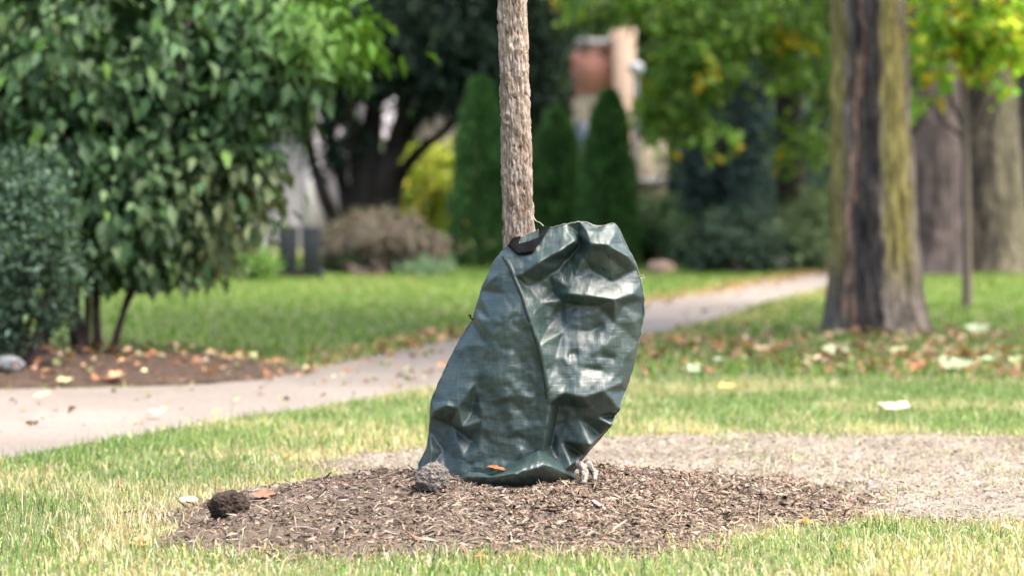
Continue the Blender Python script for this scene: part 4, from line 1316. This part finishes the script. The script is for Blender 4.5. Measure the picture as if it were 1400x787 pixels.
# ------------------------------------------------------------------ background, right of the young trunk
def brick_mat():
    m, nt, p_, out = new_mat('orange_brick')
    b = N(nt, 'TexBrick', i_Scale=1.0)
    b.inputs['Color1'].default_value = (0.30, 0.10, 0.06, 1); b.inputs['Color2'].default_value = (0.24, 0.075, 0.048, 1)
    b.inputs['Mortar'].default_value = (0.3, 0.22, 0.18, 1)
    b.inputs['Brick Width'].default_value = 0.22; b.inputs['Row Height'].default_value = 0.075; b.inputs['Mortar Size'].default_value = 0.008
    mp = N(nt, 'Mapping'); mp.inputs['Rotation'].default_value = (math.pi / 2, 0, 0)
    nt.links.new(coord(nt), mp.inputs[0]); nt.links.new(mp.outputs[0], b.inputs['Vector'])
    nt.links.new(b.outputs['Color'], p_.inputs['Base Color'])
    p_.inputs['Roughness'].default_value = 0.85
    return m
M['brick'] = brick_mat()
M['stone_pale'] = plain_mat('pale_stone', (0.25, 0.18, 0.13), 0.8, 0.15, 2)
d = 52.0
X = lambda px: at(px, 200, d)[0]
Z = lambda py: at(700, py, d)[2]
bb = thing('brick_building', (X(828), d, 0), 'far building with orange brick wall and tall tan stone pier', 'building')
box('brick_wall', (X(790), d, Z(128)), (X(840), d + 6, Z(62)), M['brick'], bb)
box('lower_wall', (X(790), d + 0.02, 0), (X(840), d + 6, Z(128) - 0.003), M['tan'], bb)
box('parapet', (X(788), d - 0.1, Z(62) + .003), (X(840), d + 6.1, Z(54)), M['shingle'], bb)
box('pier', (X(838) + .003, d - 0.35, 0), (X(868), d + 6, Z(40)), M['stone_pale'], bb)
box('side_wall', (X(868) + .003, d + .3, 0), (X(912), d + 6, Z(190)), M['tan'], bb)
for px_ in (802, 825):
    wn_ = box('window', (X(px_) - .22, d - 0.03, Z(235)), (X(px_) + .22, d + 0.015, Z(165)), M['pane'], bb)
box('ledge', (X(868) + .01, d - 0.1, Z(250)), (X(915), d + 0.29, Z(243)), M['shingle'], bb)

d = 41.0
lp = at(869, 330, d)
lamp = thing('street_lamp', (lp[0], d, 0), 'slim grey street lamp with white globe head beside brick building', 'lamp')
M['post'] = plain_mat('grey_metal', (0.10, 0.11, 0.12), 0.5, 0.15, 5, 0.05, 0.4)
M['lamp_white'] = plain_mat('white_globe', (0.26, 0.275, 0.29), 0.3, 0.03, 5, 0)
tube('base', [(lp[0], d, 0), (lp[0], d, 0.25), (lp[0], d, 0.4)], [0.11, 0.10, 0.06], M['post'], lamp, 16, 12)
tube('post', [(lp[0], d, 0.38), (lp[0], d, at(869, 103, d)[2])], [0.05, 0.04], M['post'], lamp, 12, 6)
zt = at(869, 103, d)[2]
tube('globe', [(lp[0], d, zt), (lp[0], d, zt + .06), (lp[0], d, zt + .16), (lp[0], d, zt + .22)], [0.06, 0.125, 0.13, 0.06], M['lamp_white'], lamp, 18, 16)
tube('cap', [(lp[0], d, zt + .223), (lp[0], d, zt + .27)], [0.075, 0.015], M['post'], lamp, 16, 6)

# blue spruce
d = 33.0
spb = at(985, 360, d)
sp = thing('spruce_tree', (spb[0], d, 0), 'dark blue-green spruce behind the rounded shrubs right of the bag', 'tree')
tube('trunk', [(spb[0], d, 0), (spb[0], d, 2.2), (spb[0], d, 5)], [0.14, 0.1, 0.03], M['dark_bark'], sp, 10, 10)
foliage('crown', [bl(985, 290, d, 80, 35, 0.8, 2), bl(980, 245, d, 72, 32, 0.7, 2), bl(985, 205, d, 62, 30, 0.6, 2), bl(1000, 165, d, 56, 30, 0.55, 1.5), bl(1000, 110, d, 55, 45, 0.5, 1.5), bl(1000, 20, d, 45, 60, 0.45, 1.2), bl(1090, 190, d + 2.5, 75, 110, 0.7, 3.0)],
        440, 40, 0.11, 0.12, 0.03, [(0.020, 0.042, 0.038), (0.032, 0.064, 0.058), (0.055, 0.095, 0.09)], [4, 4, 2], M['needle'], sp, 71, droop=0.5, shell=0.3)

DG = [(0.035, 0.065, 0.04), (0.055, 0.10, 0.06), (0.09, 0.14, 0.09)]
d = 28.6
shrub('rounded_shrub', gnd(1000, 374), [bl(1000, 330, d, 58, 42, 0.5, 3), bl(955, 345, d, 28, 28, 0.3, 1), bl(1035, 345, d, 30, 28, .3, 1)], 190, 30, 0.07, 0.085, 0.04, DG + [(0.22, 0.24, 0.16)], [4, 4, 2, 0.5], 'rounded dark blue-green shrub at the path bend', 72)
d = 31
shrub('green_shrub', gnd(900, 366), [bl(902, 312, d, 34, 40, 0.45, 2), bl(900, 340, d, 42, 22, 0.4, 1)], 120, 28, 0.07, 0.085, 0.045, [(0.04, 0.085, 0.035), (0.07, 0.13, 0.05), (0.10, 0.17, 0.07)], [3, 3, 1], 'mid green shrub between the conifer column and spruce', 73)
shrub('pale_shrub', gnd(1100, 368), [bl(1110, 305, 30, 40, 45, 0.5, 2), bl(1075, 335, 29.5, 38, 30, .4, 1.4), bl(1125, 345, 29.5, 30, 25, .4, 1)], 170, 26, 0.07, 0.09, 0.04, [(0.15, 0.21, 0.10), (0.27, 0.33, 0.18), (0.07, 0.12, 0.05)], [3, 2, 3], 'pale green shrub between the rounded shrub and the big trunk', 74)
lump('boulder', on_ground(905, 374), (0.34, 0.25, 0.2), M['stone_pale'], 'small tan stone at the lawn edge under the green shrub', 'stone', 22, 0.2)
lump('boulder', on_ground(1052, 371), (0.42, 0.3, 0.26), M['stone'], 'grey brown stone at the foot of the rounded shrub by the path', 'stone', 23, 0.25)

# maple with turning leaves, its low branches hang over the shrubs
d = 30.5
mb = at(1081, 362, d)
mp_ = thing('maple_tree', (mb[0], d, 0), 'maple with dark trunk and low yellow-green branches left of the big trunk', 'tree')
tube('trunk', [(mb[0], d, 0), at(1082, 300, d), at(1080, 200, d), at(1076, 60, d), at(1070, -150, d), at(1070, -400, d)], [0.25, 0.19, 0.175, 0.17, 0.15, 0.09], M['dark_bark'], mp_, 14, 30)
for (x1, y1), (x2, y2), (x3, y3), r_ in (((1030, 30), (960, 60), (900, 110), 0.06), ((1035, 120), (1000, 180), (960, 230), 0.04), ((1110, 60), (1125, 150), (1120, 240), 0.04), ((1000, -40), (900, -20), (800, 20), 0.06), ((1010, 60), (950, 110), (905, 200), 0.05)):
    tube('branch', [at(1077, y1 - 40, d), at(x1, y1, d - .7), at(x2, y2, d - 1.6), at(x3, y3, d - 2.2)], [r_, r_ * .8, r_ * .5, r_ * .2], M['dark_bark'], mp_, 7, 16)
def maple_tint(pts, c, rng):
    k = (fbm(pts * 2.2, 301, 2) > 0.66) & (rng.random(len(pts)) < 0.5)
    y = np.array((0.50, 0.38, 0.03)) * rng.uniform(0.7, 1.2, (len(pts), 1))
    return np.where(k[:, None], y, c)
foliage('crown', [bl(940, 90, d - 2, 60, 75, 0.7, 3), bl(930, 10, d - 2, 80, 45, 0.8, 1.6), bl(1010, 40, d - 1.8, 85, 65, 0.9, 2.4), bl(955, 185, d - 2.2, 40, 28, 0.4, 0.7), bl(1100, 70, d - 1.5, 48, 85, 0.7, 2.0), bl(1095, 205, d - 1.6, 36, 24, 0.35, 0.45),
                  bl(815, -5, d - 1.6, 80, 26, 0.6, 0.7), bl(1000, -120, d - 1, 220, 100, 1.4, 3), bl(1180, 20, d - 1, 80, 80, 0.8, 0.8), bl(900, 150, d - 2.2, 24, 40, 0.3, 0.5)],
        270, 26, 0.11, 0.12, 0.085, [(0.09, 0.18, 0.034), (0.155, 0.27, 0.055), (0.25, 0.36, 0.09), (0.06, 0.12, 0.022)], [4, 4, 2.5, 1], M['leaf_bright'], mp_, 75, droop=0.5, shell=0.25, extra=maple_tint)

# the big trunk at right
def big_trunk(name, label, prof, d, seed, colour, hgt_extra, crown_blobs, cols, ns=160, nl=320, furrow=0.032, flare=0.0, cat='tree', leafn=260):
    """prof: (y pixel, left pixel, right pixel) from the base up; the trunk continues above the frame into a crown"""
    k_ = d / FPX
    pts_ = [at((l + r) / 2, y, d) for y, l, r in prof]
    rad_ = [(r - l) / 2 * k_ for y, l, r in prof]
    base_ = np.array((pts_[0][0], d, 0.0))
    o = thing(name, base_, label, cat)
    pts_[0][2] = -0.03
    for hz, rr_ in hgt_extra:
        pts_.append(np.array((pts_[-1][0] + 0.02, d, hz))); rad_.append(rr_)
    # even spacing by height
    P_ = np.array(pts_)
    zz = np.linspace(P_[0, 2], P_[-1, 2], 40)
    C_ = np.stack([np.interp(zz, P_[:, 2], P_[:, 0]), np.full(40, d), zz], 1)
    R_ = np.interp(zz, P_[:, 2], rad_)
    R_ = np.convolve(np.pad(R_, 2, 'edge'), np.ones(5) / 5, 'valid')
    def disp(T, s_, c, rr):
        sh_ = T.shape
        cs, sn = np.cos(T).ravel(), np.sin(T).ravel()
        z = c[..., 2].ravel()
        a = fbm(np.stack([cs * 8 + seed, sn * 8, z * 4.5], 1), seed, 4)
        b = fbm(np.stack([cs * 1.5, sn * 1.5 + seed, z * 0.8], 1), seed + 3, 2)
        rid = 1 - np.abs(a - 0.5) * 4
        fl = 0.15 * np.exp(-np.clip(z, 0, 9) / 0.22) * (0.5 + 0.5 * np.cos(T.ravel() * 5 + seed + np.sin(T.ravel() * 2))) * rr.ravel() + 0.02 * np.exp(-np.clip(z, 0, 9) / 0.2)
        return (-np.clip(rid, -1, 1) * furrow * 0.7 + (b - 0.5) * 0.10 * rr.ravel() + fl).reshape(sh_)
    v, f = tube_geo(C_, R_, ns, nl, disp)
    # colour by place on the trunk: direction round it and height
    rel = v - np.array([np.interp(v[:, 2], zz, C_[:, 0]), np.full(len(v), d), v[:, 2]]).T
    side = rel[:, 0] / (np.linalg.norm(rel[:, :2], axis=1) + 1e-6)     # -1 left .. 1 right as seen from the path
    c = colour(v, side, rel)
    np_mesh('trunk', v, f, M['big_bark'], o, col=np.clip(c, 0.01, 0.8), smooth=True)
    rg = np.random.default_rng(seed)
    top_ = C_[-1]
    lv = []
    for i in range(7):
        a = i * 0.9 + rg.uniform(0, .4)
        L_ = rg.uniform(2.2, 3.4)
        e = top_ + np.array((math.cos(a) * L_, math.sin(a) * L_, rg.uniform(1.0, 2.6)))
        tube('branch', [top_ - np.array((0, 0, rg.uniform(0.1, 0.9))), (top_ + e) / 2 + np.array((0, 0, .3)), e], [R_[-1] * .5, R_[-1] * .35, 0.03], M['twig'], o, 8, 12)
    if crown_blobs:
        foliage('crown', [(top_ + np.array(c0), r0, w0) for c0, r0, w0 in crown_blobs], leafn, 24, 0.32, 0.22, 0.17, cols, [1] * len(cols), M['leaf_bright'], o, seed + 5, shell=0.3)
    return o
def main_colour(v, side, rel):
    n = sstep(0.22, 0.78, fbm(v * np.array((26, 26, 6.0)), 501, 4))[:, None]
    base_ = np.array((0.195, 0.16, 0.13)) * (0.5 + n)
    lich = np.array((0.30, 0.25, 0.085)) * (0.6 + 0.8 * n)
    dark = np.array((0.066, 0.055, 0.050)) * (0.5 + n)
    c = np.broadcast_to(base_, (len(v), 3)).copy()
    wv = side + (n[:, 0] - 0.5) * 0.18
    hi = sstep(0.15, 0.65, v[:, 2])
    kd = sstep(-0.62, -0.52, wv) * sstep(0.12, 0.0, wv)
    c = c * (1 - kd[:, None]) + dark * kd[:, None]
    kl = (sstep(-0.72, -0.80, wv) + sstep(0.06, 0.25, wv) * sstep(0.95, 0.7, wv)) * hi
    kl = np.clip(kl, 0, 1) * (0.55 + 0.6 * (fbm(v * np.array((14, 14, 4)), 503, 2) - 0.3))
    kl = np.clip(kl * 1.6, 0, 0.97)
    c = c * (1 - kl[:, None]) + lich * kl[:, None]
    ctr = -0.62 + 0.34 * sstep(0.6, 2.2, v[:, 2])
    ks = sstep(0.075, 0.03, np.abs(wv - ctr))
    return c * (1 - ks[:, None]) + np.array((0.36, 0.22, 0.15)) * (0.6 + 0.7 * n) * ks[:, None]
CR = [((1.6, -1.2, 2.0), (4.2, 3.6, 1.8), 1.6), ((-1.5, 1.5, 3.2), (2.6, 2.6, 1.8), 0.5)]  # unseen crown above the frame, spread right and forward to shade the leaf litter
CC = [(0.09, 0.17, 0.03), (0.14, 0.23, 0.04)]
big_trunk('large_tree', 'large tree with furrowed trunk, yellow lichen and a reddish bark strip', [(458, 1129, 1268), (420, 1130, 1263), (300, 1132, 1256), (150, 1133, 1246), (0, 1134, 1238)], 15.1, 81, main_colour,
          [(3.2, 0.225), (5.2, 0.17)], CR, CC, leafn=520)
def grey_colour(tint, lich_w):
    def fn(v, side, rel):
        n = sstep(0.25, 0.75, fbm(v * np.array((17, 17, 3.5)), 511, 4))[:, None]
        c = np.array(tint) * (0.5 + n)
        n = n
        kl = np.clip(sstep(-0.3, 0.2, side + (n[:, 0] - 0.5) * 0.5) * lich_w, 0, 1)[:, None]
        return c * (1 - kl) + np.array((0.115, 0.108, 0.065)) * (0.5 + n) * kl
    return fn
big_trunk('background_tree', 'grey-mauve trunk partly hidden behind the lichened big trunk', [(374, 1222, 1322), (340, 1226, 1317), (200, 1230, 1314), (0, 1234, 1312)], 27.5, 83, grey_colour((0.085, 0.068, 0.064), 0.0),
          [(4.2, 0.24), (7.0, 0.17)], [((0, 0, 2), (3.2, 3, 2), 1)], CC, ns=90, nl=160, leafn=120)
big_trunk('background_tree', 'broad flaring grey-green trunk behind the yellow-leaved sapling', [(368, 1292, 1416), (330, 1300, 1406), (220, 1308, 1396), (100, 1314, 1390), (0, 1316, 1388)], 28.5, 85, grey_colour((0.105, 0.088, 0.070), 0.6),
          [(4.2, 0.22), (7.0, 0.16)], [((0, 0, 2), (3.2, 3, 2), 1)], CC, ns=110, nl=160, leafn=120)
big_trunk('background_tree', 'dark narrow trunk at the right edge of the frame', [(362, 1382, 1432), (200, 1384, 1428), (0, 1378, 1420)], 31, 87, grey_colour((0.08, 0.07, 0.065), 0.0),
          [(4.6, 0.17), (7.0, 0.12)], [((0, 0, 2), (3, 3, 2), 1)], CC, ns=60, nl=90, leafn=100)

# sapling
d = 2644 / (421 - 280)
sbp = gnd(1322, 421)
d = sbp[1]
sg = thing('sapling', (sbp[0], d, 0), 'thin sapling with bright yellow-green leaves right of the big trunk', 'tree')
tube('trunk', [(sbp[0], d, -0.02), at(1322, 380, d), at(1321, 250, d), at(1319, 130, d), at(1318, 0, d), at(1322, -120, d)], [0.044, 0.036, 0.031, 0.028, 0.022, 0.010], M['sap_bark'], sg, 12, 40)
for (x1, y1, x2, y2, y0) in ((1300, 135, 1270, 60, 180), (1345, 130, 1375, 50, 170), (1295, 60, 1265, -20, 110), (1350, 60, 1390, -30, 110), (1335, 20, 1350, -80, 70), (1290, 165, 1262, 128, 190), (1345, 165, 1362, 112, 195)):
    tube('branch', [at(1320, y0, d), at(x1, y1, d + rs.uniform(-.2, .2)), at(x2, y2, d + rs.uniform(-.3, .3))], [0.02, 0.013, 0.005], M['twig'], sg, 6, 12)
def sap_tint(pts, c, rng):
    k = (fbm(pts * 5, 601, 2) > 0.62) & (rng.random(len(pts)) < 0.6)
    return np.where(k[:, None], np.array((0.55, 0.42, 0.03)) * rng.uniform(0.7, 1.1, (len(pts), 1)), c)
foliage('crown', [bl(1325, 20, d, 82, 70, 0.45, 3), bl(1295, 62, d, 50, 40, 0.3, 1.1), bl(1378, 50, d, 42, 46, 0.3, 1.0), bl(1320, -90, d, 110, 80, 0.5, 3), bl(1259, 118, d, 10, 14, 0.06, .12), bl(1352, 105, d, 12, 10, .06, .12)],
        170, 14, 0.075, 0.085, 0.075, [(0.22, 0.42, 0.04), (0.34, 0.52, 0.07), (0.14, 0.28, 0.03), (0.50, 0.56, 0.08)], [4, 4, 2, 2], M['leaf_bright'], sg, 91, droop=0.4, shell=0.2, extra=sap_tint)

# ------------------------------------------------------------------ the wood beyond, all round the park
rw = np.random.default_rng(95)
def woodland(n, a0, a1, r0, r1, h, L):
    a = rw.uniform(a0, a1, n)
    rr_ = rw.uniform(r0, r1, n)
    hm = h * (0.75 + 0.5 * fbm(np.stack([a * 14, rr_ * 0.1], 1), 97, 3))
    z = rw.random(n) ** 0.9 * hm
    pos = np.stack([np.sin(a) * rr_, np.cos(a) * rr_, z], 1)
    inward = -np.stack([np.sin(a), np.cos(a), np.zeros(n)], 1)
    ax = inward * 0.4 + rw.normal(0, 0.7, (n, 3)) + np.array((0, 0, -0.3))
    nr = inward * 0.7 + np.array((0, 0, .6)) + rw.normal(0, .4, (n, 3))
    LL = L * rw.uniform(.6, 1.3, n)
    v, f = leaf_geo(pos, ax, nr, LL, LL * .7)
    c = palette(rw, n, [(0.035, 0.07, 0.022), (0.06, 0.11, 0.03), (0.10, 0.16, 0.035)], [4, 4, 1.5])
    c *= (0.6 + 0.8 * fbm(pos * 0.35, 99, 2))[:, None]
    return v, f, np.repeat(c, 5, 0)
A = woodland(60000, -0.35, 0.35, 60, 68, 10, 0.5)
B_ = woodland(30000, 0.35, 2 * math.pi - 0.35, 52, 66, 12, 1.5)
o = np_mesh('distant_woodland', np.vstack([A[0], B_[0]]), [np.vstack([A[1], B_[1] + len(A[0])])], M['leaf'], col=np.vstack([A[2], B_[2]]))
tag(o, 'dark green woodland closing the view all round the park', 'woodland', kind='stuff')
